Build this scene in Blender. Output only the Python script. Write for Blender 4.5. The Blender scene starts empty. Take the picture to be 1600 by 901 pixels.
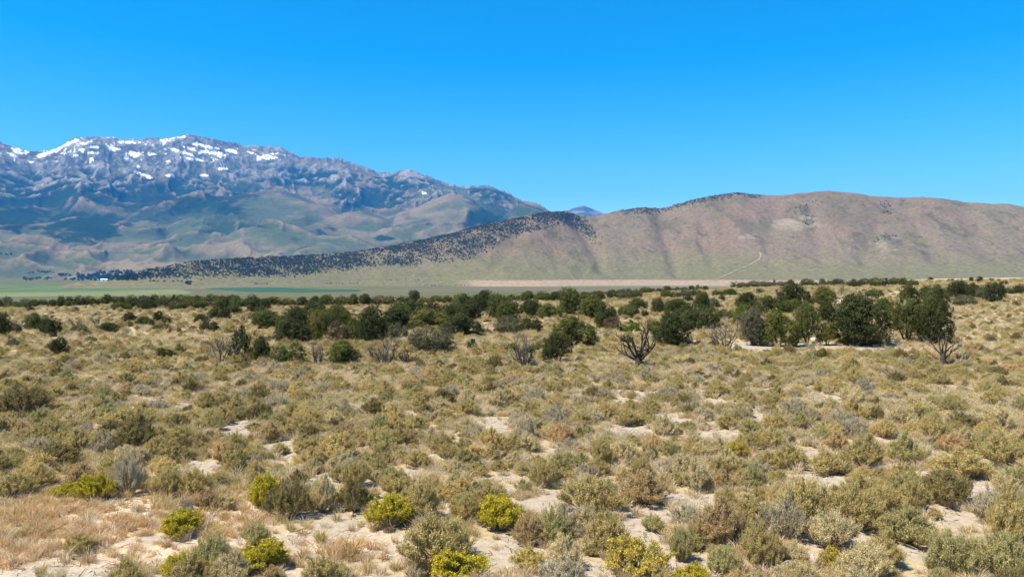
import bpy, math, random
import numpy as np

# ------------------------------------------------------------------ camera, world, sun, exposure
C = bpy.context.scene
COL = C.collection
R = math.radians
FPX = 1232.0                       # focal length in pixels of the 1600 wide photograph
EYE = 6.5
PITCH = math.atan(20.5 / FPX)
cam_data = bpy.data.cameras.new("camera")
cam_data.sensor_width = 36.0
cam_data.lens = 36.0 * FPX / 1600.0
cam_data.clip_start = 0.1
cam_data.clip_end = 120000.0
cam = bpy.data.objects.new("camera", cam_data)
COL.objects.link(cam)
cam.location = (0, 0, EYE)
cam.rotation_euler = (math.pi / 2 - PITCH, 0, 0)
C.camera = cam

SUN_AZ = R(-112)                    # measured from the view direction (+Y), negative is left
SUN_EL = R(58)
world = bpy.data.worlds.new("World")
C.world = world
world.use_nodes = True
wn, wl = world.node_tree.nodes, world.node_tree.links
wn.clear()
sky = wn.new("ShaderNodeTexSky")
sky.sky_type = 'NISHITA'
sky.sun_disc = False
sky.sun_elevation = SUN_EL
sky.sun_rotation = SUN_AZ
sky.altitude = 1800
sky.air_density = 1.0
sky.dust_density = 0.7
sky.ozone_density = 2.5
hsv = wn.new("ShaderNodeHueSaturation")
hsv.inputs["Hue"].default_value = 0.493
hsv.inputs["Saturation"].default_value = 1.52
hsv.inputs["Value"].default_value = 1.12
bg = wn.new("ShaderNodeBackground")
bg.inputs["Strength"].default_value = 0.105
wo = wn.new("ShaderNodeOutputWorld")
wl.new(sky.outputs[0], hsv.inputs["Color"])
wl.new(hsv.outputs[0], bg.inputs[0])
wl.new(bg.outputs[0], wo.inputs[0])

sun_data = bpy.data.lights.new("sun", 'SUN')
sun_data.energy = 5.0
sun_data.angle = R(0.53)
sun_data.color = (1.0, 0.92, 0.79)
sun = bpy.data.objects.new("sun", sun_data)
COL.objects.link(sun)
sun.location = (-200, 60, 300)
sun.rotation_euler = (math.pi / 2 - SUN_EL, 0, math.pi - SUN_AZ)

C.view_settings.view_transform = 'Standard'
C.view_settings.look = 'None'
C.view_settings.exposure = 1.0
C.view_settings.gamma = 1.0
C.cycles.use_denoising = True
C.cycles.max_bounces = 5
C.cycles.diffuse_bounces = 3
C.cycles.glossy_bounces = 2
C.cycles.transmission_bounces = 2
C.cycles.volume_bounces = 0
C.cycles.sample_clamp_indirect = 8.0

rng = np.random.default_rng(7)
random.seed(7)

# ------------------------------------------------------------------ helpers
def hash2(ix, iy, seed):
    h = (ix.astype(np.int64) * 374761393 + iy.astype(np.int64) * 668265263 + seed * 982451653) & 0x7fffffff
    h = ((h ^ (h >> 13)) * 1274126177) & 0x7fffffff
    return ((h ^ (h >> 16)) & 0xffff) / 65535.0

def vnoise(x, y, seed=0):
    x = np.asarray(x, float); y = np.asarray(y, float)
    ix = np.floor(x); iy = np.floor(y)
    fx = x - ix; fy = y - iy
    ux = fx * fx * fx * (fx * (fx * 6 - 15) + 10); uy = fy * fy * fy * (fy * (fy * 6 - 15) + 10)
    a = hash2(ix, iy, seed); b = hash2(ix + 1, iy, seed)
    c = hash2(ix, iy + 1, seed); d = hash2(ix + 1, iy + 1, seed)
    return (a + (b - a) * ux) * (1 - uy) + (c + (d - c) * ux) * uy

def fbm(x, y, octaves=5, seed=0, gain=0.5, lac=2.03):
    x = np.asarray(x, float); y = np.asarray(y, float)
    s = 0; a = 1.0; n = 0
    for k in range(octaves):
        s = s + a * (vnoise(x, y, seed + k) * 2 - 1); n += a
        x, y = (x * 0.8 - y * 0.6) * lac + 17.3, (x * 0.6 + y * 0.8) * lac + 5.1
        a *= gain
    return s / n

def ridged(x, y, octaves=5, seed=0, gain=0.5):
    x = np.asarray(x, float); y = np.asarray(y, float)
    s = 0; a = 1.0; n = 0; w = 1.0
    for k in range(octaves):
        v = 1 - np.abs(vnoise(x, y, seed + k) * 2 - 1)
        v = v * v * w
        w = np.clip(v * 1.8, 0, 1)
        s = s + a * v; n += a
        x, y = (x * 0.8 - y * 0.6) * 2.03 + 17.3, (x * 0.6 + y * 0.8) * 2.03 + 5.1
        a *= gain
    return s / n

def sstep(a, b, x):
    t = np.clip((np.asarray(x, float) - a) / (b - a), 0, 1)
    return t * t * (3 - 2 * t)

def mix(a, b, t):
    return a + (b - a) * t

def direction(px, py):
    x = (px - 800.0) / FPX; u = -(py - 450.5) / FPX
    cp, sp = math.cos(PITCH), math.sin(PITCH)
    return x, cp + u * sp, -sp + u * cp          # not unit length

def project(x, y, z):
    x = np.asarray(x, float); y = np.asarray(y, float); z = np.asarray(z, float) - EYE
    cp, sp = math.cos(PITCH), math.sin(PITCH)
    f = y * cp - z * sp; u = y * sp + z * cp
    f = np.where(np.abs(f) < 1e-6, 1e-6, f)
    return 800 + FPX * x / f, 450.5 - FPX * u / f

def set_mesh(name, verts, faces, mats=(), smooth=False, attrs=None, mat_index=None):
    """verts (n,3), faces (m,k) equal sized; attrs: name -> (domain, type, array)"""
    me = bpy.data.meshes.new(name)
    verts = np.asarray(verts, np.float32); faces = np.asarray(faces, np.int32)
    m, k = faces.shape
    me.vertices.add(len(verts)); me.vertices.foreach_set("co", verts.ravel())
    me.loops.add(m * k); me.loops.foreach_set("vertex_index", faces.ravel())
    me.polygons.add(m)
    me.polygons.foreach_set("loop_start", np.arange(m, dtype=np.int32) * k)
    me.polygons.foreach_set("use_smooth", np.full(m, smooth, bool))
    if mat_index is not None:
        me.polygons.foreach_set("material_index", np.asarray(mat_index, np.int32))
    for mt in mats:
        me.materials.append(mt)
    if attrs:
        for an, (dom, typ, arr) in attrs.items():
            at = me.attributes.new(an, typ, dom)
            arr = np.asarray(arr, np.float32)
            key = {"FLOAT": "value", "FLOAT_COLOR": "color", "FLOAT_VECTOR": "vector"}[typ]
            at.data.foreach_set(key, arr.ravel())
    me.update(calc_edges=True)
    return me

def link(name, me, parent=None, loc=None):
    o = bpy.data.objects.new(name, me)
    COL.objects.link(o)
    if parent is not None:
        o.parent = parent
    if loc is not None:
        o.location = loc
    return o

def tag(o, label=None, cat=None, group=None, kind=None):
    if label: o["label"] = label
    if cat: o["category"] = cat
    if group: o["group"] = group
    if kind: o["kind"] = kind
    return o

class Nodes:
    def __init__(self, name):
        self.m = bpy.data.materials.new(name)
        self.m.use_nodes = True
        self.t = self.m.node_tree
        self.t.nodes.clear()
        self.out = self.t.nodes.new("ShaderNodeOutputMaterial")
    def n(self, typ, **kw):
        nd = self.t.nodes.new(typ)
        for k, v in kw.items():
            setattr(nd, k, v)
        return nd
    def l(self, a, b):
        self.t.links.new(a, b)
    def val(self, sock, v):
        if hasattr(v, "is_linked") or isinstance(v, bpy.types.NodeSocket):
            self.l(v, sock)
        else:
            sock.default_value = v
    def mixc(self, fac, a, b, mode='MIX'):
        nd = self.n("ShaderNodeMix", data_type='RGBA', blend_type=mode)
        for s, v in ((nd.inputs[0], fac), (nd.inputs[6], a), (nd.inputs[7], b)):
            if isinstance(v, tuple) and len(v) == 3: v = (*v, 1)
            self.val(s, v)
        return nd.outputs[2]
    def math(self, op, a, b=0.0, c=0.0):
        nd = self.n("ShaderNodeMath", operation=op)
        for s, v in zip(nd.inputs, (a, b, c)): self.val(s, v)
        return nd.outputs[0]
    def ramp(self, fac, lo, hi):
        nd = self.n("ShaderNodeMapRange", interpolation_type='SMOOTHSTEP')
        self.val(nd.inputs[0], fac)
        nd.inputs[1].default_value = lo; nd.inputs[2].default_value = hi
        return nd.outputs[0]
    def noise(self, vec, scale, detail=4.0, rough=0.55):
        nd = self.n("ShaderNodeTexNoise")
        if vec is not None: self.l(vec, nd.inputs["Vector"])
        nd.inputs["Scale"].default_value = scale
        nd.inputs["Detail"].default_value = detail
        nd.inputs["Roughness"].default_value = rough
        return nd.outputs["Fac"]
    def attr(self, name, typ='GEOMETRY'):
        nd = self.n("ShaderNodeAttribute", attribute_type=typ, attribute_name=name)
        return nd
    def principled(self, col, rough=0.9, spec=0.15, normal=None):
        p = self.n("ShaderNodeBsdfPrincipled")
        if isinstance(col, tuple): col = (*col[:3], 1)
        self.val(p.inputs["Base Color"], col)
        self.val(p.inputs["Roughness"], rough)
        p.inputs["Specular IOR Level"].default_value = spec
        if normal is not None: self.l(normal, p.inputs["Normal"])
        return p
    def bump(self, h, strength, dist):
        b = self.n("ShaderNodeBump")
        b.inputs["Strength"].default_value = strength
        b.inputs["Distance"].default_value = dist
        self.l(h, b.inputs["Height"])
        return b.outputs[0]
    def done(self, shader):
        self.l(shader, self.out.inputs["Surface"])
        return self.m

def leaf_material(name, source, second=(0.16, 0.115, 0.07), dead=0.12, translucent=0.22, gain=1.04):
    """source: 'object' uses the object's own colour, 'instancer' the tint stored on scattered points"""
    k = Nodes(name)
    if source == 'object':
        tint = k.n("ShaderNodeObjectInfo").outputs["Color"]
    elif source == 'instancer':
        tint = k.attr("tint", 'INSTANCER').outputs["Color"]
    else:
        tint = None
    lv = k.attr("lv").outputs["Fac"]
    g = k.math('MULTIPLY_ADD', lv, 0.7 * gain, 0.65 * gain)
    if tint is None:
        base = k.n("ShaderNodeRGB"); base.outputs[0].default_value = (*source, 1); tint = base.outputs[0]
    gc = k.n("ShaderNodeCombineColor")
    for s in gc.inputs[:3]: k.l(g, s)
    col = k.mixc(1.0, tint, gc.outputs[0], 'MULTIPLY')
    isdead = k.math('LESS_THAN', lv, dead)
    col = k.mixc(isdead, col, second)
    p = k.principled(col, 0.75, 0.12)
    tr = k.n("ShaderNodeBsdfTranslucent"); k.l(col, tr.inputs[0])
    mx = k.n("ShaderNodeMixShader"); mx.inputs[0].default_value = translucent
    k.l(p.outputs[0], mx.inputs[1]); k.l(tr.outputs[0], mx.inputs[2])
    return k.done(mx.outputs[0])

def wood_material(name, a, b, scale=9.0):
    k = Nodes(name)
    tc = k.n("ShaderNodeTexCoord").outputs["Object"]
    n = k.noise(tc, scale, 5)
    col = k.mixc(k.ramp(n, 0.3, 0.7), a, b)
    return k.done(k.principled(col, 0.9, 0.1, k.bump(n, 0.5, 0.03)).outputs[0])

# ------------------------------------------------------------------ the ground
def edge_r(az):
    d = np.degrees(az)
    return np.interp(d, [-60, -33, -12, 0, 12, 22, 33, 60], [190, 185, 200, 225, 300, 380, 420, 430])

# bare sand patches, given by where they lie in front of the camera (photo px) and laid out on the ground
SAND_PX = [(370, 672, 20, 9), (453, 703, 12, 14), (300, 731, 26, 8), (772, 664, 34, 12), (990, 676, 34, 9),
           (1105, 630, 14, 6), (1128, 682, 30, 6), (1262, 722, 18, 22), (1285, 750, 40, 8), (1082, 776, 54, 12), (1005, 798, 50, 12),
           (990, 828, 26, 18), (878, 786, 42, 16), (835, 858, 46, 9), (900, 884, 74, 15), (785, 862, 56, 26),
           (1512, 768, 26, 30), (1485, 806, 44, 14), (1352, 835, 26, 14), (1428, 864, 66, 10), (1495, 716, 34, 7), (1550, 727, 22, 8),
           (1180, 657, 16, 7), (640, 741, 28, 8), (508, 748, 22, 12), (1082, 880, 34, 12), (1340, 822, 26, 10), (1560, 846, 46, 7),
           (60, 892, 84, 14), (170, 882, 80, 20), (215, 790, 34, 16), (330, 795, 60, 14), (440, 808, 30, 8), (560, 836, 70, 14),
           (610, 862, 40, 26), (420, 850, 90, 14), (700, 806, 10, 14), (860, 705, 16, 6), (930, 712, 18, 5), (1398, 655, 16, 6),
           (790, 745, 18, 5), (1040, 655, 16, 6), (1390, 690, 20, 5), (680, 716, 20, 4), (565, 700, 14, 4), (155, 665, 10, 8),
           (1260, 545, 128, 4.5), (1165, 548, 40, 4), (812, 494, 16, 2.5), (1085, 540, 12, 3), (1062, 538, 8, 2), (1400, 470, 8, 2), (1310, 478, 12, 2.5),
           (940, 602, 14, 3), (1200, 612, 14, 4), (640, 648, 12, 4), (285, 634, 18, 5), (720, 690, 12, 5)]
DRY_PX = [(110, 815, 190, 48), (60, 845, 140, 30), (330, 815, 80, 20), (540, 855, 90, 30), (430, 875, 60, 20), (230, 850, 120, 22)]

def flat_hit(px, py):
    dx, dy, dz = direction(px, py)
    s = EYE / -dz
    return dx * s, dy * s

def patch_world(lst):
    out = []
    for cx, cy, rx, ry in lst:
        x, y = flat_hit(cx, cy); r = math.hypot(x, y)
        x1, y1 = flat_hit(cx, cy - ry); x2, y2 = flat_hit(cx, cy + ry)
        out.append((x, y, rx / FPX * math.hypot(r, EYE), 0.5 * math.hypot(x1 - x2, y1 - y2), math.atan2(x, y)))
    return out
SAND = patch_world(SAND_PX)
DRY = patch_world(DRY_PX)

def patch_mask(x, y, patches, seed, soft=0.5, wob=0.45):
    x = np.asarray(x, float); y = np.asarray(y, float)
    w = fbm(x * 0.9, y * 0.9, 4, seed) * wob * 1.6
    m = np.zeros(np.broadcast(x, y).shape)
    for cx, cy, rx, ry, a in patches:
        dx = x - cx; dy = y - cy
        u = (dx * math.cos(a) - dy * math.sin(a)) / rx; v = (dx * math.sin(a) + dy * math.cos(a)) / ry
        d = np.sqrt(u * u + v * v) + w
        m = np.maximum(m, 1 - sstep(1 - soft, 1 + soft, d))
    return m

def small_gaps(x, y):
    """bare spots between the shrubs, a metre or so wide"""
    x = np.asarray(x, float); y = np.asarray(y, float)
    n = fbm(x / 1.5, y / 1.9, 3, 231) + 0.35 * fbm(x / 7, y / 7, 2, 233) + 0.16 * sstep(-8, 12, x) - 0.07
    r = np.hypot(x, y)
    return sstep(0.34, 0.47, n) * sstep(6, 12, r) * (1 - sstep(45, 75, r)) * sstep(0, 5, y)

def ground_z(x, y):
    x = np.asarray(x, float); y = np.asarray(y, float)
    r = np.hypot(x, y); az = np.arctan2(x, y); d = np.degrees(az)
    und = 0.18 * fbm(x / 9, y / 9, 3, 3) + 0.5 * fbm(x / 60, y / 60, 3, 4) * sstep(25, 90, r)
    front = sstep(0, 12, y)
    rise = 5.6 * sstep(6, 34, d) * sstep(110, 360, r) * front
    re = edge_r(az)
    drop = 51 * (1 - np.exp(-np.maximum(r - re, 0) / 430))
    roll = 2.5 * fbm(x / 700, y / 700, 4, 9) * sstep(500, 1500, r)
    up = 26 * sstep(3300, 6000, r) + 12 * sstep(10, 30, d) * sstep(1500, 4000, r)
    return und * (1 - sstep(500, 1200, r)) + rise * (1 - sstep(re, re + 900, r)) - drop + roll + up

def ground_hit(px, py):
    """where the ray through a photo pixel meets the ground"""
    dx, dy, dz = direction(px, py)
    s = np.geomspace(6, 6000, 1400)
    zz = EYE + dz * s - ground_z(dx * s, dy * s)
    i = int(np.argmax(zz < 0))
    if zz[i] >= 0:
        i = len(s) - 1
    return np.array([dx * s[i], dy * s[i], float(ground_z(dx * s[i], dy * s[i]))])

def polar_sheet(azs, rs, zfun):
    A, RR = np.meshgrid(azs, rs)
    X = RR * np.sin(A); Y = RR * np.cos(A)
    Z = zfun(X, Y)
    n, m = A.shape
    idx = np.arange(n * m).reshape(n, m)
    f = np.stack([idx[:-1, :-1], idx[:-1, 1:], idx[1:, 1:], idx[1:, :-1]], -1).reshape(-1, 4)[:, ::-1]
    return X, Y, Z, f

def build_ground():
    azs = np.radians(np.unique(np.concatenate([np.linspace(-180, -45, 46), np.linspace(-45, 45, 400), np.linspace(45, 180, 46)])))
    rs = np.concatenate([[0.3, 2, 4, 6], np.geomspace(8, 600, 380), np.geomspace(620, 27000, 96)])
    X, Y, Z, f = polar_sheet(azs, rs, ground_z)
    m = np.maximum(patch_mask(X, Y, SAND, 11), 0.9 * small_gaps(X, Y)) * (1 - sstep(90, 110, np.hypot(X, Y)) * 0.4)
    dry = patch_mask(X, Y, DRY, 21, 0.8)
    RRr = np.hypot(X, Y); D = np.degrees(np.arctan2(X, Y))
    # valley cover (1 = pale green meadow, 0 = dry tan), bare pink clay strip at the foot of the hills
    PXv, PYv = project(X, Y, Z)
    far = sstep(900, 1600, RRr)
    meadow = np.clip(0.62 + 0.7 * fbm(X / 420, Y / 420, 4, 31) - 0.9 * sstep(1, 16, D), 0, 1)
    clay = sstep(-5, 0, D) * sstep(437.5, 439.5, PYv) * (1 - sstep(445.5, 449, PYv)) * far * np.clip(0.9 + fbm(X / 500, Y / 200, 3, 33), 0, 1)
    k = Nodes("desert_soil")
    tc = k.n("ShaderNodeTexCoord").outputs["Object"]
    bare = k.attr("bare").outputs["Fac"]; dr = k.attr("dry").outputs["Fac"]; fr = k.attr("far").outputs["Fac"]
    md = k.attr("meadow").outputs["Fac"]; cl = k.attr("clay").outputs["Fac"]
    fine = k.noise(tc, 5.0, 8, 0.7); mid = k.noise(tc, 0.8, 6); big = k.noise(tc, 0.06, 5); grit = k.noise(tc, 26.0, 5, 0.7)
    sand = k.mixc(k.ramp(fine, 0.3, 0.7), (0.29, 0.235, 0.165), (0.41, 0.345, 0.26))
    sand = k.mixc(k.math('MULTIPLY', k.ramp(grit, 0.56, 0.72), 0.5), sand, (0.28, 0.22, 0.16))
    sand = k.mixc(k.math('MULTIPLY', k.ramp(mid, 0.5, 0.75), 0.35), sand, (0.45, 0.37, 0.29))
    litter = k.mixc(k.ramp(fine, 0.3, 0.7), (0.27, 0.21, 0.125), (0.46, 0.37, 0.24))
    litter = k.mixc(k.ramp(big, 0.35, 0.65), litter, k.mixc(k.ramp(grit, 0.3, 0.7), (0.30, 0.235, 0.12), (0.46, 0.37, 0.20)))
    straw = k.mixc(k.ramp(fine, 0.3, 0.7), (0.44, 0.29, 0.17), (0.62, 0.49, 0.34))
    col = k.mixc(k.ramp(k.math('ADD', bare, k.math('MULTIPLY', k.math('SUBTRACT', mid, 0.5), 0.7)), 0.25, 0.6), litter, sand)
    col = k.mixc(k.math('MULTIPLY', dr, k.ramp(mid, 0.35, 0.6)), col, straw)
    vn = k.noise(tc, 0.004, 8, 0.6); vn2 = k.noise(tc, 0.02, 6, 0.65)
    tan = k.mixc(k.ramp(vn2, 0.3, 0.7), (0.115, 0.09, 0.045), (0.155, 0.125, 0.065))
    green = k.mixc(k.ramp(vn, 0.35, 0.65), (0.075, 0.086, 0.022), (0.105, 0.105, 0.032))
    val = k.mixc(md, tan, green)
    val = k.mixc(cl, val, (0.27, 0.20, 0.125))
    col = k.mixc(fr, col, val)
    h = k.math('ADD', fine, k.math('MULTIPLY', grit, 0.35))
    mat = k.done(k.principled(col, 0.95, 0.08, k.bump(h, 0.6, 0.05)).outputs[0])
    V = np.stack([X, Y, Z], -1).reshape(-1, 3)
    me = set_mesh("ground", V, f, [mat], True, {
        "bare": ("POINT", "FLOAT", m), "dry": ("POINT", "FLOAT", dry), "far": ("POINT", "FLOAT", far),
        "meadow": ("POINT", "FLOAT", meadow), "clay": ("POINT", "FLOAT", 0.75 * clay)})
    o = link("ground", me)
    tag(o, "pale sandy desert flat with dry litter running down to the valley floor", None, None, "structure")
build_ground()

# irrigated fields on the valley floor: crops standing half a metre above the soil
def valley_hit(px, py):
    return ground_hit(px, py)[:2]
def build_field(outline_px, col_a, col_b, label):
    pts = np.array([valley_hit(px, py) for px, py in outline_px])
    xmin, ymin = pts.min(0); xmax, ymax = pts.max(0)
    gx = np.linspace(xmin, xmax, 90); gy = np.linspace(ymin, ymax, 90)
    X, Y = np.meshgrid(gx, gy)
    inside = np.zeros(X.shape, bool)
    wx = X + 25 * fbm(X / 160, Y / 160, 3, 5); wy = Y + 40 * fbm(X / 160, Y / 160, 3, 8)
    j = len(pts) - 1
    for i in range(len(pts)):
        xi, yi = pts[i]; xj, yj = pts[j]
        c = ((yi > wy) != (yj > wy)) & (wx < (xj - xi) * (wy - yi) / (yj - yi + 1e-9) + xi)
        inside ^= c; j = i
    Z = ground_z(X, Y) + np.where(inside, 0.7, -1.5)
    idx = np.arange(X.size).reshape(X.shape)
    f = np.stack([idx[:-1, :-1], idx[:-1, 1:], idx[1:, 1:], idx[1:, :-1]], -1).reshape(-1, 4)
    keep = inside.ravel()[f].any(1)
    k = Nodes("crop")
    tc = k.n("ShaderNodeTexCoord").outputs["Object"]
    col = k.mixc(k.ramp(k.noise(tc, 0.012, 7, 0.65), 0.35, 0.65), col_a, col_b)
    mat = k.done(k.principled(col, 0.9, 0.1).outputs[0])
    o = link("field", set_mesh("field", np.stack([X, Y, Z], -1).reshape(-1, 3), f[keep], [mat], True))
    tag(o, label, None, None, "structure")
build_field([(-40, 446), (60, 444.5), (150, 445), (262, 447.5), (275, 451), (150, 455), (-40, 457)], (0.05, 0.095, 0.022), (0.11, 0.145, 0.045), "long green irrigated field on the valley floor below the snowy range")
build_field([(318, 448), (380, 446.5), (430, 448), (470, 451), (565, 453), (560, 455.5), (470, 457), (400, 456.5), (330, 452)], (0.022, 0.070, 0.024), (0.04, 0.088, 0.034), "dark teal green irrigated field on the valley floor")
build_field([(-40, 457.5), (150, 456), (285, 452), (300, 459), (200, 462), (-40, 464)], (0.125, 0.15, 0.048), (0.165, 0.165, 0.065), "pale green meadow strip in front of the green field")

# ------------------------------------------------------------------ mountains and hills
def crest_fn(points):
    p = np.array(points, float)
    def f(az):
        px = 800 + FPX * np.tan(az) / math.cos(PITCH)      # good to a pixel near the horizon
        y = np.interp(px, p[:, 0], p[:, 1])
        return px, y
    return f
def soft_crest(points, width):
    f = crest_fn(points)
    def g(az):
        acc = 0
        for k in np.linspace(-1, 1, 15):
            acc = acc + f(az + k * width / FPX)[1] * (1.02 - abs(k))
        return acc / sum(1.02 - abs(k) for k in np.linspace(-1, 1, 15))
    return g
def elev(py):
    return (430.0 - py) / FPX                              # slope of the sight line

RANGE_CREST = [(-260, 250), (-150, 232), (-60, 214), (0, 219), (20, 226), (40, 232), (65, 236), (90, 229), (105, 222), (120, 215), (150, 211), (185, 214), (215, 216),
    (245, 213), (260, 216), (290, 210), (305, 209), (320, 214), (345, 218), (370, 222), (385, 226), (420, 226), (440, 229), (455, 236),
    (470, 243), (500, 246), (530, 244), (545, 250), (570, 260), (590, 268), (610, 268), (640, 263), (660, 270), (690, 282), (715, 290),
    (740, 290), (765, 290), (790, 298), (815, 311), (840, 318), (862, 330), (900, 350), (960, 385), (1060, 425), (1200, 450)]
HILL_CREST = [(90, 446), (150, 438), (190, 431), (215, 424), (300, 408), (400, 402), (500, 398), (560, 393), (620, 382), (700, 366), (760, 350), (820, 338), (850, 332),
    (880, 330), (905, 337), (930, 338), (960, 330), (1000, 325), (1040, 325), (1080, 313), (1120, 305), (1150, 301), (1180, 304), (1220, 305),
    (1250, 302), (1290, 298), (1330, 301), (1370, 307), (1400, 309), (1440, 308), (1470, 310), (1510, 316), (1550, 318), (1575, 318),
    (1600, 324), (1680, 336), (1800, 350), (2000, 372)]
FAR_CREST = [(820, 372), (860, 345), (880, 331), (893, 326), (905, 322), (912, 321), (922, 325), (940, 332), (965, 345), (1040, 380)]

def terrain_mesh(name, azs, rs, zfun, cover, mat, label):
    A, RR = np.meshgrid(azs, rs)
    X = RR * np.sin(A); Y = RR * np.cos(A)
    Z = zfun(A, RR, X, Y)
    n, m = A.shape
    idx = np.arange(n * m).reshape(n, m)
    f = np.stack([idx[:-1, :-1], idx[:-1, 1:], idx[1:, 1:], idx[1:, :-1]], -1).reshape(-1, 4)[:, ::-1]
    attrs = cover(A, RR, X, Y, Z)
    me = set_mesh(name, np.stack([X, Y, Z], -1).reshape(-1, 3), f, [mat], True, {"cover": ("POINT", "FLOAT_COLOR", attrs.reshape(-1, 4))})
    o = link(name, me)
    tag(o, label, None, None, "structure")
    return A, RR, X, Y, Z

def cover_material(name, fine_scale, rough_amt):
    k = Nodes(name)
    tc = k.n("ShaderNodeTexCoord").outputs["Object"]
    c = k.attr("cover").outputs["Color"]
    n = k.noise(tc, fine_scale, 8, 0.65)
    g = k.n("ShaderNodeMapRange"); k.l(n, g.inputs[0])
    g.inputs[1].default_value = 0.3; g.inputs[2].default_value = 0.7
    g.inputs[3].default_value = 1 - rough_amt; g.inputs[4].default_value = 1 + rough_amt
    gc = k.n("ShaderNodeCombineColor")
    for s in gc.inputs[:3]: k.l(g.outputs[0], s)
    col = k.mixc(1.0, c, gc.outputs[0], 'MULTIPLY')
    return k.done(k.principled(col, 0.95, 0.05, k.bump(n, 0.7, 0.25 / fine_scale)).outputs[0])

# --- the snowy range
rcrest = crest_fn(RANGE_CREST)
rsoft = soft_crest(RANGE_CREST, 70)
# rounded front hills: photo px of the top, distance, radius in metres
KNOLLS = [(445, 300, 8300, 900, 1.15), (690, 304, 8200, 700, 1.2), (555, 336, 7400, 520, 1.1), (460, 353, 6700, 620, 0.9), (70, 366, 6500, 800, 0.9), (150, 346, 7300, 900, 0.9),
          (270, 392, 6000, 600, 0.8), (150, 395, 5800, 650, 0.8), (335, 372, 6600, 700, 0.9), (230, 352, 7200, 700, 1.0), (620, 360, 6900, 500, 1.0), (540, 375, 6300, 500, 0.8),
          (30, 390, 5700, 600, 0.8), (380, 398, 5900, 600, 0.7), (760, 318, 8400, 500, 1.1), (840, 318, 7600, 500, 1.3), (800, 345, 7300, 500, 1.2), (-60, 350, 7000, 900, 0.9), (275, 318, 8400, 700, 1.1), (60, 322, 8200, 800, 1.1)]
def range_rc(A):
    d = np.degrees(A)
    return np.interp(d, [-45, -33, -15, 0, 10], [10200, 10300, 10600, 9600, 9000])
RS = 1.6                            # the range stands this much farther off than its first survey
def range_z(A, RR, X, Y):
    return EYE + RS * (range_shape(A, RR / RS, X / RS, Y / RS) - EYE)
def range_shape(A, RR, X, Y):
    px, cy = rcrest(A)
    rc = range_rc(A)
    zc = elev(cy) * rc * np.cos(A) + EYE
    rf = 4500.0
    t = np.clip((RR - rf) / (rc - rf), 0, 1)
    wx = X + 260 * fbm(X / 900, Y / 900, 3, 41); wy = Y + 260 * fbm(X / 900, Y / 900, 3, 45)
    prof = np.interp(t, [0, .12, .25, .4, .55, .7, .84, .93, 1], [0, .03, .10, .21, .345, .50, .70, .86, 1])
    zs = elev(rsoft(A)) * rc * np.cos(A) + EYE
    z = -45 + (mix(zs, zc, sstep(0.6, 0.98, t)) + 45) * prof
    env = sstep(0.02, 0.2, t) * (1 - sstep(0.72, 1.0, t))
    up = sstep(0.52, 0.82, t) * (1 - 0.75 * sstep(0.9, 1.0, t))
    rg = ridged(wx / 1500, wy / 2100, 6, 51, 0.52)
    z = z + env * (rg - 0.42) * 400 * (zc + 200) / 2000
    # spurs and gullies of the rocky face, running down towards the valley
    wpx = px + 46 * fbm(px / 60, RR / 700, 4, 56) + 0.02 * (RR - 9000) * np.sin(px / 120.0)
    sp = ridged(wpx / 62, RR / 2600, 5, 57, 0.58)
    sp2 = ridged(wpx / 24, RR / 1100, 4, 59, 0.55)
    z = z + up * ((sp - 0.4) * 170 + (sp2 - 0.4) * 60 + 60 * (ridged(wx / 420, wy / 420, 5, 60, 0.6) - 0.4)) * (zc + 100) / 2000
    kn = np.full(z.shape, -1e9)
    for kx, ky, kr, kw, sl in KNOLLS:
        dx, dy, dz = direction(kx, ky)
        s = kr / math.hypot(dx, dy)
        cx, cyy, cz = dx * s, dy * s, EYE + dz * s
        d = np.hypot((wx - cx) * 1.0, (wy - cyy) * 0.62)
        h = cz + 14 - 0.52 * sl * (np.sqrt(d * d + (kw * 0.3) ** 2) - kw * 0.3)
        kn = np.maximum(kn, h)
    kk = 24.0
    m = np.maximum(z, kn)
    z = m + kk * np.log(np.exp((z - m) / kk) + np.exp((kn - m) / kk)) * (1 - sstep(0.75, 0.95, t))
    z = z + env * (30 + 60 * sstep(0.6, 0.2, t) + 40 * sstep(0.6, 0.8, t)) *  (ridged(wx / 330, wy / 420, 4, 63) - 0.4)
    z = z + sstep(0.5, 0.75, t) * (1 - sstep(0.93, 1.0, t)) * 36 * (ridged(X / 150, Y / 150, 4, 66) - 0.4)
    jag = (24 * ridged(px / 11.0, RR / 260.0, 4, 71) - 20) * sstep(60, 150, (430 - cy))
    z = z + jag * sstep(0.86, 0.99, t)
    # nothing in front may stand above the traced skyline
    lim = elev(cy + 1.0) * RR * np.cos(A) + EYE
    z = np.where(RR < rc - 60, np.minimum(z, lim - 0.02 * (rc - RR)), z)
    back = np.maximum(RR - rc, 0)
    z = np.where(RR > rc, zc + jag - 0.8 * back, z)
    # sinks under the valley at its foot
    return z - 70 * (1 - sstep(0, 0.06, t))

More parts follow.
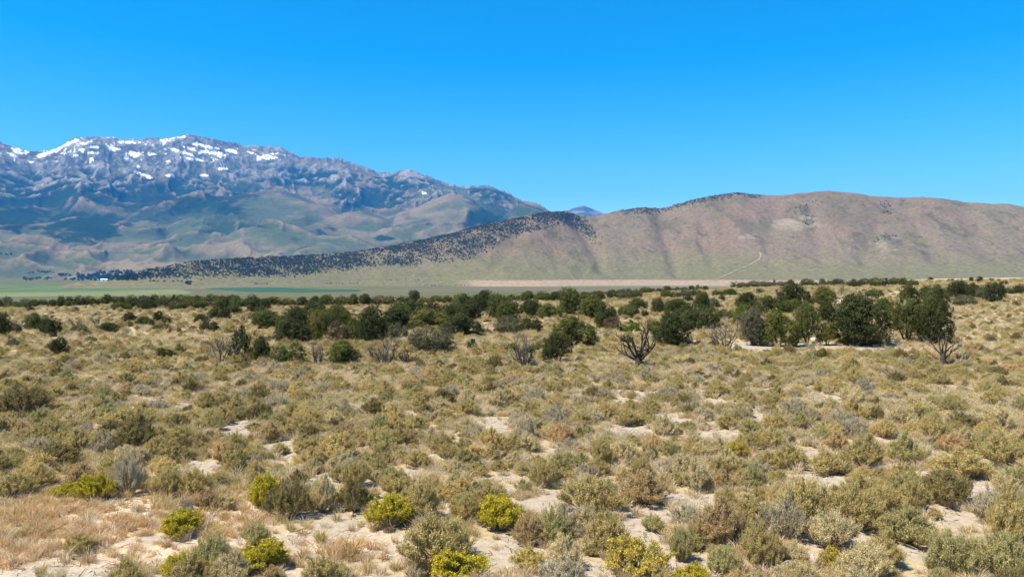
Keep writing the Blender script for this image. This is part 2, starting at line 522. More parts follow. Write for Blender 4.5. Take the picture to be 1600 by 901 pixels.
SNOW = [(27, 235, 9, 5, .2), (20, 243, 9, 3, .5), (40, 237, 4, 2, 0), (75, 239, 15, 3.2, -.35), (110, 224, 12, 3, -.4), (130, 224, 9, 3.6, -.15), (127, 234, 7, 2, .1), (138, 238, 12, 2, .1), (146, 230, 5, 1.5, 0),
        (117, 243, 4, 1.5, 0), (174, 231, 8, 3.6, .25), (200, 222, 17, 2.6, .02), (208, 241, 10, 3.4, .05), (168, 214, 8, 2, .05), (263, 219, 11, 3.0, -.2), (281, 214, 8, 2.4, -.2),
        (278, 236, 11, 2.4, .3), (292, 240, 9, 2, .3), (300, 233, 10, 2, .3), (322, 229, 13, 2.5, .2), (330, 239, 16, 2.6, .15), (343, 242, 5, 3.2, 0), (361, 236, 11, 2.2, .25),
        (296, 248, 10, 2, .2), (312, 250, 8, 1.8, .3), (347, 263, 6, 2, 0), (346, 257, 4, 1.5, 0), (410, 246, 10, 2.6, .1), (420, 244, 9, 2.4, .3), (404, 249, 5, 2, 0),
        (224, 273, 10, 2.4, .4), (217, 260, 3, 1.5, 0), (265, 274, 6, 1.6, 0), (263, 252, 3, 1.5, 0), (143, 250, 2, 4, .2), (320, 274, 4, 1.4, 0), (391, 238, 4, 1.5, .3), (541, 247, 4, 1.4, .3), (660, 301, 6, 2, .05),
        (51, 234, 3, 1.5, 0), (237, 241, 4, 1.5, 0), (50, 253, 5, 1.2, 0), (332, 247, 5, 1.2, .3), (255, 222, 4, 3, .6), (68, 235, 4, 1.5, 0), (388, 226, 3, 1, 0)]
FOREST = [(60, 300, 105, 34), (230, 306, 115, 24), (130, 352, 60, 24), (25, 340, 50, 22), (366, 318, 56, 20), (482, 280, 62, 15), (500, 342, 42, 18), (570, 312, 95, 15), (505, 335, 30, 24), (740, 338, 48, 14), (410, 342, 9, 14),
          (432, 340, 7, 10), (683, 349, 22, 4), (640, 282, 50, 16), (765, 302, 50, 10), (415, 352, 26, 6), (600, 372, 16, 4)]
SCREE = [(455, 330, 95, 36), (690, 320, 60, 34), (560, 350, 48, 22)]

def range_cover(A, RR, X, Y, Z):
    px, py = project(X, Y, Z)
    RR = RR / RS; X = X / RS; Y = Y / RS; Z = EYE + (Z - EYE) / RS
    cx, cy = rcrest(A)
    rc = range_rc(A)
    t = np.clip((RR - 4500) / (rc - 4500), 0, 1.2)
    gz_r, gz_c = np.gradient(Z)
    dr = np.gradient(RR, axis=0); da = np.gradient(A, axis=1) * RR
    sx = gz_c / np.maximum(da, 1e-6); sr = gz_r / np.maximum(dr, 1e-6)
    slope = np.hypot(sx, sr)
    # hollow (positive) / rib (negative) from a small blur
    def blur(a, n):
        for ax in (0, 1):
            c = np.cumsum(np.pad(a, [(n + 1, n) if i == ax else (0, 0) for i in (0, 1)], mode='edge'), axis=ax)
            a = (np.take(c, np.arange(2 * n + 1, c.shape[ax]), axis=ax) - np.take(c, np.arange(0, c.shape[ax] - 2 * n - 1), axis=ax)) / (2 * n + 1)
        return a
    hollow = (blur(Z, 9) - Z) / 30.0
    n1 = fbm(X / 700, Y / 1100, 5, 81); n2 = fbm(X / 160, Y / 260, 5, 83); n3 = fbm(X / 60, Y / 60, 4, 85); n4 = fbm(X / 20, Y / 32, 3, 87)
    tan = np.array([0.215, 0.16, 0.085]); sage = np.array([0.085, 0.098, 0.04]); forest = np.array([0.005, 0.022, 0.006]); rock = np.array([0.285, 0.25, 0.20]); rock2 = np.array([0.085, 0.08, 0.066])
    w = sstep(-0.55, 0.15, n1 + 0.5 * n2 + 0.55 * hollow)
    col = tan[None, None] * (1 - w[..., None]) + sage[None, None] * w[..., None]
    alt = (430 - py)                                     # height above the valley as seen, about 0..220
    band = np.exp(-((alt - 118 - 14 * n1 * 2) / 44.0) ** 2)
    fo = sstep(0.34, 0.56, band * 0.78 + 0.42 * n1 + 0.34 * hollow + 0.22 * n2 - 0.10 * sstep(560, 760, px))
    low = sstep(0.62, 0.8, 0.5 * hollow + 0.55 * n1 + 0.35 * n2 + 0.34) * (1 - sstep(150, 190, alt))
    fo = np.maximum(fo, low * 1.3)
    fo = fo * 0.55
    for sx_, sy_, sw, sh in FOREST:
        d = np.sqrt(((px - sx_) / sw) ** 2 + ((py - sy_) / sh) ** 2)
        fo = np.maximum(fo, (1 - sstep(0.85, 1.2, d + 0.40 * n2 + 0.28 * n1 + 0.45 * n3 - 0.30 * hollow)) * sstep(-0.95, -0.35, n2 + 0.5 * n3 + 0.5 * hollow))
    for sx_, sy_, sw, sh in SCREE:
        d = ((px - sx_) / sw) ** 2 + ((py - sy_) / sh) ** 2
        fo = fo * (1 - 0.92 * (1 - sstep(0.5, 1.1, d + 0.5 * n2 - 0.5 * hollow)))
    col = mix(col, forest[None, None] * (0.8 + 0.5 * np.clip(n3 + 0.5, 0, 1))[..., None], (fo * 0.92)[..., None])
    hi = sstep(142, 172, alt + 30 * n1 + 24 * n2 + 16 * n3 - 26 * hollow) * sstep(0.5, 0.62, t)
    rk = mix(rock2[None, None], rock[None, None], sstep(-0.45, 0.45, 0.7 * n2 + 0.6 * n3 + 0.5 * n4)[..., None])
    col = mix(col, rk, hi[..., None])
    gr = sstep(0.1, 0.45, n2 + 0.6 * hollow) * sstep(150, 178, alt) * (1 - sstep(190, 215, alt)) * 0.7
    col = mix(col, np.array([0.04, 0.055, 0.025])[None, None], gr[..., None])
    sn = np.zeros(px.shape)
    for a, b, sw, sh, an in SNOW:
        near = (np.abs(px - a) < sw * 2) & (np.abs(py - b) < sw * 2)
        if not near.any(): continue
        dx = px - a; dy = py - b
        u = (dx * math.cos(an) + dy * math.sin(an)) / (sw * 1.1); v = (-dx * math.sin(an) + dy * math.cos(an)) / (sh * 0.85)
        sn = np.maximum(sn, np.where(near & (RR < rc + 50), 1 - sstep(0.8, 1.15, np.sqrt(u * u + v * v) + 1.0 * n3 + 0.6 * n2 + 1.1 * n4 + 0.04), 0))
    sn = np.maximum(sn, sstep(0.43, 0.54, 0.75 * n4 + 0.5 * n3 + 0.25 * n2 + 0.30 * hollow) * sstep(168, 188, alt + 10 * n2) * (1 - sstep(430, 480, px)) * sstep(0.45, 0.5, t))
    col = mix(col, np.array([0.86, 0.87, 0.88])[None, None], sn[..., None])
    col = np.where(sn[..., None] > 0.5, col, col * 0.85)
    return np.concatenate([np.clip(col, 0.01, 1), np.ones(px.shape + (1,))], -1)

az_of = lambda px: math.atan((px - 800) / FPX)
terrain_mesh("mountain_range", np.linspace(az_of(-260), az_of(1100), 940), RS * np.concatenate([np.linspace(4300, 10750, 360), np.linspace(10800, 12400, 8)]),
             range_z, range_cover, cover_material("mountain_rock", 0.02, 0.28), "long rocky mountain range streaked with snow above green slopes")

# --- the small far summit in the gap
fcrest = crest_fn(FAR_CREST)
def far_z(A, RR, X, Y):
    return EYE + RS * (far_shape(A, RR / RS, X / RS, Y / RS) - EYE)
def far_shape(A, RR, X, Y):
    px, cy = fcrest(A)
    zc = elev(cy) * 15000 * np.cos(A) + EYE
    z = zc - 0.30 * np.abs(RR - 15000) + 40 * (ridged(X / 500, Y / 700, 5, 91) - 0.5) * sstep(30, 300, np.abs(RR - 15000))
    return z
def far_cover(A, RR, X, Y, Z):
    n = fbm(X / 300, Y / 300, 5, 93)
    c = mix(np.array([0.20, 0.165, 0.13])[None, None], np.array([0.06, 0.065, 0.035])[None, None], sstep(-0.1, 0.3, n)[..., None])
    return np.concatenate([c, np.ones(n.shape + (1,))], -1)
terrain_mesh("far_summit", np.linspace(az_of(800), az_of(1060), 160), RS * np.linspace(12500, 16500, 70), far_z, far_cover, cover_material("summit_rock", 0.015, 0.2),
             "small bare summit showing in the gap behind the brown hills")

# --- the brown hills with the juniper ridge
hcrest = crest_fn(HILL_CREST)
hsoft = soft_crest(HILL_CREST, 90)
def hill_rc(A):
    px = 800 + FPX * np.tan(A)
    f = lambda q: np.interp(q, [90, 215, 500, 700, 880, 1000, 1150, 1400, 1700, 2000], [3900, 4000, 4500, 5000, 5500, 6000, 6200, 6300, 6200, 6000])
    return sum(f(px + k) for k in np.linspace(-150, 150, 15)) / 15
def hill_z(A, RR, X, Y):
    px, cy = hcrest(A)
    cs = hsoft(A)
    rc = hill_rc(A)
    zc = elev(cy) * rc * np.cos(A) + EYE + 5 * fbm(px / 16, px * 0 + 1.7, 4, 101)
    zs = elev(cs) * rc * np.cos(A) + EYE
    wid = np.clip((zs + 45) * 3.1 + 240, 300, 2600)
    rf = rc - wid
    t = np.clip((RR - rf) / wid, 0, 1)
    prof = np.interp(t, [0, .1, .22, .38, .55, .72, .88, .96, 1], [0, .018, .06, .17, .36, .62, .87, .965, 1])
    base = ground_z(X, Y) - 8
    z = base + (mix(zs, zc, sstep(0.6, 0.98, t)) - base) * prof
    wx = X + 150 * fbm(X / 700, Y / 700, 3, 103) + 0.18 * (RR - 5000) * np.sin(X / 1300)
    env = sstep(0.12, 0.4, t) * (1 - sstep(0.86, 1.0, t)) * np.clip((zc + 45) / 700, 0.12, 1.2)
    sp = ridged(wx / 640, Y / 2600, 3, 107, 0.4)
    sp2 = ridged(wx / 230, Y / 900, 4, 109, 0.5)
    z = z + env * ((sp - 0.45) * 64 + (sp2 - 0.4) * 26 + 8 * fbm(X / 60, Y / 60, 3, 113))
    # gullies seen in the photograph: they run down from the crest
    for pts, depth, wd in GULLIES:
        p = np.array(pts, float)
        gx = np.interp(z * 0 + t, p[:, 1], p[:, 0])
        d = (px - gx) / wd
        z = z - 0.55 * depth * np.exp(-d * d) * sstep(p[:, 1].min() - .05, p[:, 1].min() + .1, t) * (1 - sstep(p[:, 1].max() - .1, p[:, 1].max() + .02, t))
    lim = elev(cy + 1.0) * RR * np.cos(A) + EYE
    z = np.where((RR < rc - 30) & (zc > 5), np.minimum(z, lim - 0.03 * (rc - RR)), z)
    back = np.maximum(RR - rc, 0)
    z = np.where(RR > rc, zc - 0.42 * back, z)
    return np.where(RR < rf + 1, base - 4, z)
# gully: list of (px across, t up the slope), depth m, half width px
GULLIES = [([(1062, .25), (1048, .55), (1032, .8), (1022, .97)], 46, 11), ([(945, .3), (930, .6), (905, .85), (880, .96)], 50, 12), ([(1120, .3), (1100, .6), (1095, .9)], 16, 12),
           ([(1210, .3), (1200, .6), (1215, .95)], 26, 16), ([(1345, .3), (1362, .6), (1395, .92)], 40, 16), ([(1480, .3), (1440, .6), (1405, .95)], 26, 16), ([(1560, .3), (1530, .6), (1500, .95)], 22, 18),
           ([(760, .3), (790, .6), (820, .9)], 14, 12), ([(1290, .3), (1275, .6), (1262, .9)], 24, 14), ([(1640, .3), (1600, .6), (1560, .95)], 26, 18), ([(860, .3), (868, .6), (872, .9)], 14, 14), ([(985, .3), (980, .6), (990, .9)], 14, 14)]
WOODS = [[(205, 431), (230, 420), (300, 407), (400, 401), (500, 397), (560, 392), (620, 381), (700, 365), (760, 349), (820, 337), (860, 330), (890, 331), (908, 342), (925, 362), (935, 382),
          (925, 378), (908, 358), (885, 350), (850, 356), (825, 360), (780, 378), (755, 388), (738, 398), (727, 404), (712, 398), (690, 396), (700, 405), (698, 410), (660, 405), (650, 414), (610, 412), (560, 417), (500, 425), (430, 430), (340, 432), (260, 433)]]
def in_poly(px, py, poly):
    inside = np.zeros(px.shape, bool); j = len(poly) - 1
    for i in range(len(poly)):
        xi, yi = poly[i]; xj, yj = poly[j]
        inside ^= ((yi > py) != (yj > py)) & (px < (xj - xi) * (py - yi) / (yj - yi + 1e-9) + xi)
        j = i
    return inside
ROADS = [[(1112, 440), (1126, 434), (1150, 423), (1172, 414), (1186, 406), (1189, 400), (1187, 394)]]
SPOTS = [(1172, 368, 9, 3), (1168, 371, 14, 2), (1240, 352, 40, 7), (1225, 347, 22, 5), (1262, 340, 16, 4), (1376, 381, 14, 6), (1390, 371, 16, 2), (1385, 390, 22, 5)]
DARK = [(1255, 326, 12, 12), (1262, 342, 10, 9), (1245, 333, 14, 5), (1388, 371, 18, 4), (1372, 380, 6, 5), (1243, 372, 8, 3), (1385, 332, 12, 4), (1382, 320, 10, 5), (1268, 318, 14, 5)]
def hill_cover(A, RR, X, Y, Z):
    px, py = project(X, Y, Z)
    n1 = fbm(X / 600, Y / 900, 5, 121); n2 = fbm(X / 130, Y / 220, 5, 123); n3 = fbm(X / 40, Y / 60, 4, 125)
    tan = np.array([0.212, 0.162, 0.094]); rose = np.array([0.220, 0.152, 0.092]); olive = np.array([0.15, 0.125, 0.06]); meadow = np.array([0.185, 0.168, 0.070])
    c = mix(tan[None, None], rose[None, None], sstep(-0.3, 0.3, n1)[..., None])
    c = mix(c, olive[None, None], (0.6 * sstep(-0.1, 0.4, n2 + 0.3 * n1))[..., None])
    c = mix(c, np.array([0.10, 0.085, 0.05])[None, None], (0.6 * sstep(0.28, 0.55, n3 + 0.5 * n2))[..., None])
    foot = sstep(385, 420, py + 14 * n1)
    c = mix(c, meadow[None, None], (foot * 0.8)[..., None])
    pink = sstep(436.5, 438.5, py + 1.5 * n2) * sstep(700, 760, px)
    c = mix(c, np.array([0.42, 0.30, 0.20])[None, None], (pink * 0.8)[..., None])
    for a, b, sw, sh in SPOTS:
        d = ((px - a) / sw) ** 2 + ((py - b) / sh) ** 2
        c = mix(c, np.array([0.33, 0.26, 0.17])[None, None], (0.6 * (1 - sstep(0.4, 1.1, d + 1.1 * n3 + 0.6 * n2)))[..., None])
    return np.concatenate([np.clip(c * 0.76, 0.01, 1), np.ones(px.shape + (1,))], -1)
hA, hR, hX, hY, hZ = terrain_mesh("brown_hills", np.linspace(az_of(90), az_of(2000), 1000), np.concatenate([np.linspace(2900, 6350, 260), np.linspace(6420, 8200, 10)]),
             hill_z, hill_cover, cover_material("hill_grass", 0.05, 0.34), "smooth brown grassy hills with gullies rising beyond the valley")

# pale track up the hillside: a narrow graded ribbon 1 m above the slope
def hill_hit(px, py):
    dx, dy, dz = direction(px, py)
    s = np.linspace(2900, 7000, 1600)
    X = dx * s; Y = dy * s
    z = np.maximum(hill_z(np.arctan2(X, Y), np.hypot(X, Y), X, Y), ground_z(X, Y))
    d = EYE + dz * s - z
    i = int(np.argmax(d < 0))
    return np.array([X[i], Y[i], z[i]])
def build_track():
    pts = np.array(ROADS[0], float)
    tt = np.linspace(0, len(pts) - 1, 70)
    P = np.array([hill_hit(np.interp(t, np.arange(len(pts)), pts[:, 0]), np.interp(t, np.arange(len(pts)), pts[:, 1])) for t in tt])
    T = np.gradient(P, axis=0)
    S = np.stack([T[:, 1], -T[:, 0], 0 * T[:, 0]], -1); S /= np.linalg.norm(S, axis=1)[:, None] + 1e-9
    L = P - S * (4.2 + 1.2 * np.sin(np.arange(70) * 1.7))[:, None]; Rr = P + S * (4.2 + 1.2 * np.sin(np.arange(70) * 1.1))[:, None]
    def zz(Q):
        Q = Q.copy()
        Q[:, 2] = np.maximum(hill_z(np.arctan2(Q[:, 0], Q[:, 1]), np.hypot(Q[:, 0], Q[:, 1]), Q[:, 0], Q[:, 1]), ground_z(Q[:, 0], Q[:, 1])) + 2.2
        return Q
    V = np.concatenate([zz(L), zz(Rr)]); n = len(P)
    f = np.array([[i, i + 1, n + i + 1, n + i] for i in range(n - 1)])
    k = Nodes("track_dust")
    tc = k.n("ShaderNodeTexCoord").outputs["Object"]
    col = k.mixc(k.ramp(k.noise(tc, 0.05, 5), 0.3, 0.7), (0.235, 0.185, 0.115), (0.32, 0.26, 0.17))
    me = set_mesh("dirt_track", V, f, [k.done(k.principled(col, 0.95, 0.05).outputs[0])], True)
    tag(link("dirt_track", me), "thin pale dirt track climbing the foot of the brown hills", None, None, "structure")
build_track()

# ------------------------------------------------------------------ haze
def build_haze():
    x0, x1, y0, y1, z0, z1 = -28000, 28000, -28000, 28000, -200, 2900
    V = [(x, y, z) for z in (z0, z1) for y in (y0, y1) for x in (x0, x1)]
    f = [(0, 2, 3, 1), (4, 5, 7, 6), (0, 1, 5, 4), (2, 6, 7, 3), (0, 4, 6, 2), (1, 3, 7, 5)]
    k = Nodes("air")
    pv = k.n("ShaderNodeVolumePrincipled")
    pv.inputs["Color"].default_value = (0.06, 0.41, 1.0, 1)
    pv.inputs["Density"].default_value = 2.9e-5
    pv.inputs["Anisotropy"].default_value = 0.0
    k.l(pv.outputs[0], k.out.inputs["Volume"])
    o = link("haze", set_mesh("haze", V, f, [k.m]))
    tag(o, "thin blue haze filling the valley air", None, None, "stuff")
build_haze()

# ------------------------------------------------------------------ plant shapes
def tube(path, radii, sides=5):
    path = np.asarray(path, float); n = len(path)
    T = np.gradient(path, axis=0); T /= np.linalg.norm(T, axis=1)[:, None] + 1e-9
    up = np.where(np.abs(T[:, 2:3]) > 0.9, np.array([[1., 0, 0]]), np.array([[0, 0, 1.]]))
    a = np.cross(T, up); a /= np.linalg.norm(a, axis=1)[:, None] + 1e-9
    b = np.cross(T, a)
    th = np.linspace(0, 2 * math.pi, sides, endpoint=False)
    V = path[:, None] + np.asarray(radii)[:, None, None] * (np.cos(th)[None, :, None] * a[:, None] + np.sin(th)[None, :, None] * b[:, None])
    V = V.reshape(-1, 3)
    f = []
    for i in range(n - 1):
        for j in range(sides):
            j2 = (j + 1) % sides
            f.append((i * sides + j, i * sides + j2, (i + 1) * sides + j2, (i + 1) * sides + j))
    return V, np.array(f)

class Soup:
    """collects quads and triangles (triangles stored as quads split later) into one mesh"""
    def __init__(self):
        self.V = []; self.T = []; self.n = 0; self.lv = []; self.mi = []
    def add(self, V, f, lv=0.5, mi=0):
        V = np.asarray(V, float); f = np.asarray(f, int)
        if f.shape[1] == 4:
            f = np.concatenate([f[:, [0, 1, 2]], f[:, [0, 2, 3]]])
            if not np.isscalar(lv): lv = np.concatenate([lv, lv])
        self.V.append(V); self.T.append(f + self.n); self.n += len(V)
        self.lv.append(np.full(len(f), lv) if np.isscalar(lv) else np.asarray(lv))
        self.mi.append(np.full(len(f), mi))
    def mesh(self, name, mats, smooth=False):
        if not self.V:
            self.add(np.zeros((3, 3)), [(0, 1, 2)])
        return set_mesh(name, np.concatenate(self.V), np.concatenate(self.T), mats, smooth,
                        {"lv": ("FACE", "FLOAT", np.concatenate(self.lv))}, np.concatenate(self.mi))
    def arrays(self):
        return np.concatenate(self.V), np.concatenate(self.T), np.concatenate(self.lv), np.concatenate(self.mi)

def unit(v):
    return v / (np.linalg.norm(v, axis=-1, keepdims=True) + 1e-9)

def blades(P, D, length, width, g, lv=None):
    """triangles: base at P, pointing along D"""
    n = len(P)
    D = unit(D)
    side = unit(np.cross(D, g.normal(size=(n, 3))))
    length = np.broadcast_to(length, (n,)); width = np.broadcast_to(width, (n,))
    a = P - side * (width / 2)[:, None]; b = P + side * (width / 2)[:, None]; c = P + D * length[:, None]
    V = np.stack([a, b, c], 1).reshape(-1, 3)
    f = np.arange(3 * n).reshape(n, 3)
    return V, f, (g.random(n) if lv is None else lv)

def scales(P, N, length, width, g, lv=None):
    """triangles lying across the direction N, like the outer leaves of a clump"""
    n = len(P)
    N = unit(N)
    D = unit(np.cross(N, g.normal(size=(n, 3))))
    side = unit(np.cross(N, D))
    length = np.broadcast_to(length, (n,)); width = np.broadcast_to(width, (n,))
    a = P - side * (width / 2)[:, None] - D * (length / 2)[:, None]; b = P + side * (width / 2)[:, None] - D * (length / 2)[:, None]; c = P + D * (length / 2)[:, None]
    V = np.stack([a, b, c], 1).reshape(-1, 3)
    return V, np.arange(3 * n).reshape(n, 3), (g.random(n) if lv is None else lv)

# --- sagebrush: unit width about 1 m, height about h
def sage_parts(seed, h=0.72, twiggy=0.0, flowers=False):
    g = np.random.default_rng(seed)
    leaves, stems, bloom = Soup(), Soup(), Soup()
    nst = int(96 * (1 - 0.2 * twiggy))
    lob = g.random(5) * 2 * math.pi
    for i in range(nst):
        a = g.random() * 2 * math.pi
        e = min(math.acos(1 - g.random() * 0.80), 1.3)    # 0 = straight up
        rr = 0.5 * (0.80 + 0.30 * g.random()) * (1 + 0.18 * math.cos(2 * a + lob[0]) + 0.14 * math.cos(3 * a + lob[1]) + 0.09 * math.cos(5 * a + lob[2]))
        hh = h * (0.78 + 0.30 * g.random()) * (1 + 0.14 * math.cos(a + lob[3]) + 0.1 * math.cos(3 * a + lob[4]))
        tip = np.array([math.cos(a) * math.sin(e) * rr * 1.04, math.sin(a) * math.sin(e) * rr * 1.04, math.cos(e) * hh * 0.86 + 0.12])
        base = np.array([math.cos(a), math.sin(a), 0]) * 0.05 * g.random()
        m = base + (tip - base) * 0.5 + np.array([math.cos(a), math.sin(a), -0.4]) * 0.06 * math.sin(e)
        tt = np.linspace(0, 1, 4)[:, None]
        path = (1 - tt) ** 2 * base + 2 * tt * (1 - tt) * m + tt ** 2 * tip
        path[1:-1] += g.normal(size=(2, 3)) * 0.012
        r0 = 0.010 + 0.008 * g.random()
        stems.add(*tube(path, r0 * np.array([1, .72, .45, .2]), 3), lv=g.random())
        out = np.array([math.cos(a) * math.sin(e), math.sin(a) * math.sin(e), math.cos(e) + 0.25])
        for _ in range(5):
            s = 0.5 + 0.5 * g.random() ** 0.7
            p0 = np.array([np.interp(s, tt[:, 0], path[:, c]) for c in range(3)])
            d = unit(tip - base + np.array([0, 0, 0.55]) + g.normal(size=3) * 0.26)
            L = (0.09 + 0.12 * g.random())
            if g.random() < 0.22 + 0.78 * twiggy:
                stems.add(*tube(np.stack([p0, p0 + d * L * .6 + g.normal(size=3) * .01, p0 + d * L * 1.15]), [0.005, 0.0038, 0.0016], 3), lv=g.random())
            if g.random() < twiggy * 0.62: continue
            tone = 0.5 + 0.34 * (g.random() - 0.5)
            n = 24
            q = p0 + d * (L * g.random(n))[:, None] + g.normal(size=(n, 3)) * 0.020
            dd = d + g.normal(size=(n, 3)) * 0.55 + np.array([0, 0, 0.30])
            leaves.add(*blades(q, dd, 0.040 + 0.055 * g.random(n), 0.008 + 0.007 * g.random(n), g, np.clip(tone + g.normal(size=n) * 0.2, 0, 1)))
            n = 8
            q = p0 + d * (L * (0.4 + 0.7 * g.random(n)))[:, None] + g.normal(size=(n, 3)) * 0.022
            leaves.add(*scales(q, out + g.normal(size=(n, 3)) * 0.5, 0.035 + 0.03 * g.random(n), 0.010 + 0.008 * g.random(n), g, np.clip(tone + g.normal(size=n) * 0.2, 0, 1)))
            if flowers and math.cos(e) > 0.15:
                n = 9
                q = p0 + d * L + g.normal(size=(n, 3)) * np.array([0.034, 0.034, 0.016])
                bloom.add(*blades(q, np.array([0, 0, 1.0]) + g.normal(size=(n, 3)) * 0.8, 0.026 + 0.02 * g.random(n), 0.018 + 0.012 * g.random(n), g))
        if not flowers and math.cos(e) > 0.35 and g.random() < 0.55:      # pale seed stalks standing above the leaves
            n = 5
            q = tip + g.normal(size=(n, 3)) * 0.03
            leaves.add(*blades(q, np.array([0, 0, 1.0]) + unit(out) * 0.3 + g.normal(size=(n, 3)) * 0.16, 0.10 + 0.10 * g.random(n), 0.006, g, np.full(n, 0.98)))
    return leaves, stems, bloom

# --- bunch grass: fine arching blades
def grass_parts(seed, n=90, spread=0.35, h=0.45, droop=0.5, w=0.012):
    g = np.random.default_rng(seed)
    s = Soup()
    a = g.random(n) * 2 * math.pi; e = (g.random(n) ** 0.7) * (0.25 + spread * 2)
    L = h * (0.55 + 0.6 * g.random(n))
    base = np.stack([np.cos(a), np.sin(a), 0 * a], -1) * (g.random(n) * 0.09 * (1 + spread * 2))[:, None]
    d1 = np.stack([np.cos(a) * np.sin(e * .6), np.sin(a) * np.sin(e * .6), np.cos(e * .6)], -1)
    d2 = np.stack([np.cos(a) * np.sin(e + droop), np.sin(a) * np.sin(e + droop), np.cos(e + droop)], -1)
    p1 = base + d1 * (L * 0.55)[:, None]; p2 = p1 + d2 * (L * 0.5)[:, None]
    side = unit(np.cross(d1, g.normal(size=(n, 3)))) * w / 2
    V = np.stack([base - side, base + side, p1 - side * .8, p1 + side * .8, p2], 1).reshape(-1, 3)
    k = np.arange(n)[:, None] * 5
    f = np.concatenate([k + [0, 1, 3], k + [0, 3, 2], k + [2, 3, 4]])
    lv = g.random(n)
    s.add(V, f, np.concatenate([lv, lv, lv]))
    return s

# --- juniper: unit height 1, unit width 1
def juniper_parts(seed, lobes, density=1.25, leaf=0.024, trunk=True, gaps=0.0, nl=46, stems=4):
    g = np.random.default_rng(seed)
    crown, wood = Soup(), Soup()
    P, DD = [], []
    for (cx, cy, cz, rx, ry, rz) in lobes:
        area = (rx * ry + ry * rz + rx * rz) / 3
        nc = max(10, int(area * 900 * density))
        u = unit(g.normal(size=(nc, 3)))
        rad = 0.66 + 0.46 * g.random(nc)
        bump = 1 + 0.16 * fbm(u[:, 0] * 2.2 + seed, u[:, 1] * 2.2 + u[:, 2] * 1.7, 2, seed)
        p = u * (rad * bump)[:, None] * np.array([rx, ry, rz]) + np.array([cx, cy, cz])
        keep = (p[:, 2] > 0.01) & (g.random(nc) > gaps)
        P.append(p[keep]); DD.append(u[keep])
    for (cx, cy, cz, rx, ry, rz) in lobes:              # ragged sprays beyond the body of each lobe
        nc = max(4, int(14 * density)); u = unit(g.normal(size=(nc, 3)) + np.array([0, 0, 0.5]))
        p = u * (1.06 + 0.22 * g.random(nc))[:, None] * np.array([rx, ry, rz]) + np.array([cx, cy, cz])
        ok = p[:, 2] > 0.05
        P.append(p[ok]); DD.append(u[ok])
    P = np.concatenate(P); DD = np.concatenate(DD)
    nc = len(P)
    tone = g.random(nc)
    size = 0.026 + 0.05 * g.random(nc) ** 1.6
    idx = np.repeat(np.arange(nc), nl)
    d = DD[idx] * 0.7 + np.array([0, 0, 0.55]) + g.normal(size=(len(idx), 3)) * 0.7
    q = P[idx] + g.normal(size=(len(idx), 3)) * (size[idx] * 0.62)[:, None] * np.array([1, 1, 1.15])
    q[:, 2] = np.maximum(q[:, 2], 0.003)
    lv = np.clip(0.2 + 0.55 * tone[idx] + 0.25 * g.random(len(idx)), 0, 1)
    half = len(q) // 2
    o_ = g.permutation(len(q)); q = q[o_]; d = d[o_]; lv = lv[o_]; outn = (DD[idx] + np.array([0, 0, 0.25]))[o_] + g.normal(size=(len(q), 3)) * 0.5
    crown.add(*scales(q[:half], outn[:half], leaf * (0.9 + 0.9 * g.random(half)), leaf * (0.6 + 0.5 * g.random(half)), g, lv[:half]))
    q = q[half:]; d = d[half:]; lv = lv[half:]; idx = idx[half:]
    crown.add(*blades(q, d, leaf * (0.8 + 0.8 * g.random(len(idx))), leaf * (0.42 + 0.3 * g.random(len(idx))), g, lv))
    if trunk:
        for j in range(stems):
            c = lobes[j % len(lobes)]
            b = np.array([g.normal() * 0.035, g.normal() * 0.035, -0.01])
            tip = np.array([c[0], c[1], c[2] + c[5] * 0.55]) + g.normal(size=3) * 0.05
            t = np.linspace(0, 1, 6)[:, None]
            m = np.array([b[0] + (tip[0] - b[0]) * 0.7, b[1] + (tip[1] - b[1]) * 0.7, tip[2] * 0.35])
            path = (1 - t) ** 2 * b + 2 * t * (1 - t) * m + t ** 2 * tip
            path[1:-1] += g.normal(size=(4, 3)) * 0.014
            wood.add(*tube(path, 0.030 * np.array([1.25, .9, .7, .5, .33, .15]), 6))
            for _ in range(4):
                s = 0.3 + 0.6 * g.random()
                p0 = np.array([np.interp(s, t[:, 0], path[:, c_]) for c_ in range(3)])
                dr = unit(g.normal(size=3) * np.array([1, 1, 0.35]) + np.array([0, 0, 0.35]))
                wood.add(*tube(np.stack([p0, p0 + dr * 0.12 + g.normal(size=3) * .015, p0 + dr * 0.24 + np.array([0, 0, .03])]), [0.010, 0.007, 0.003], 4))
    return crown, wood

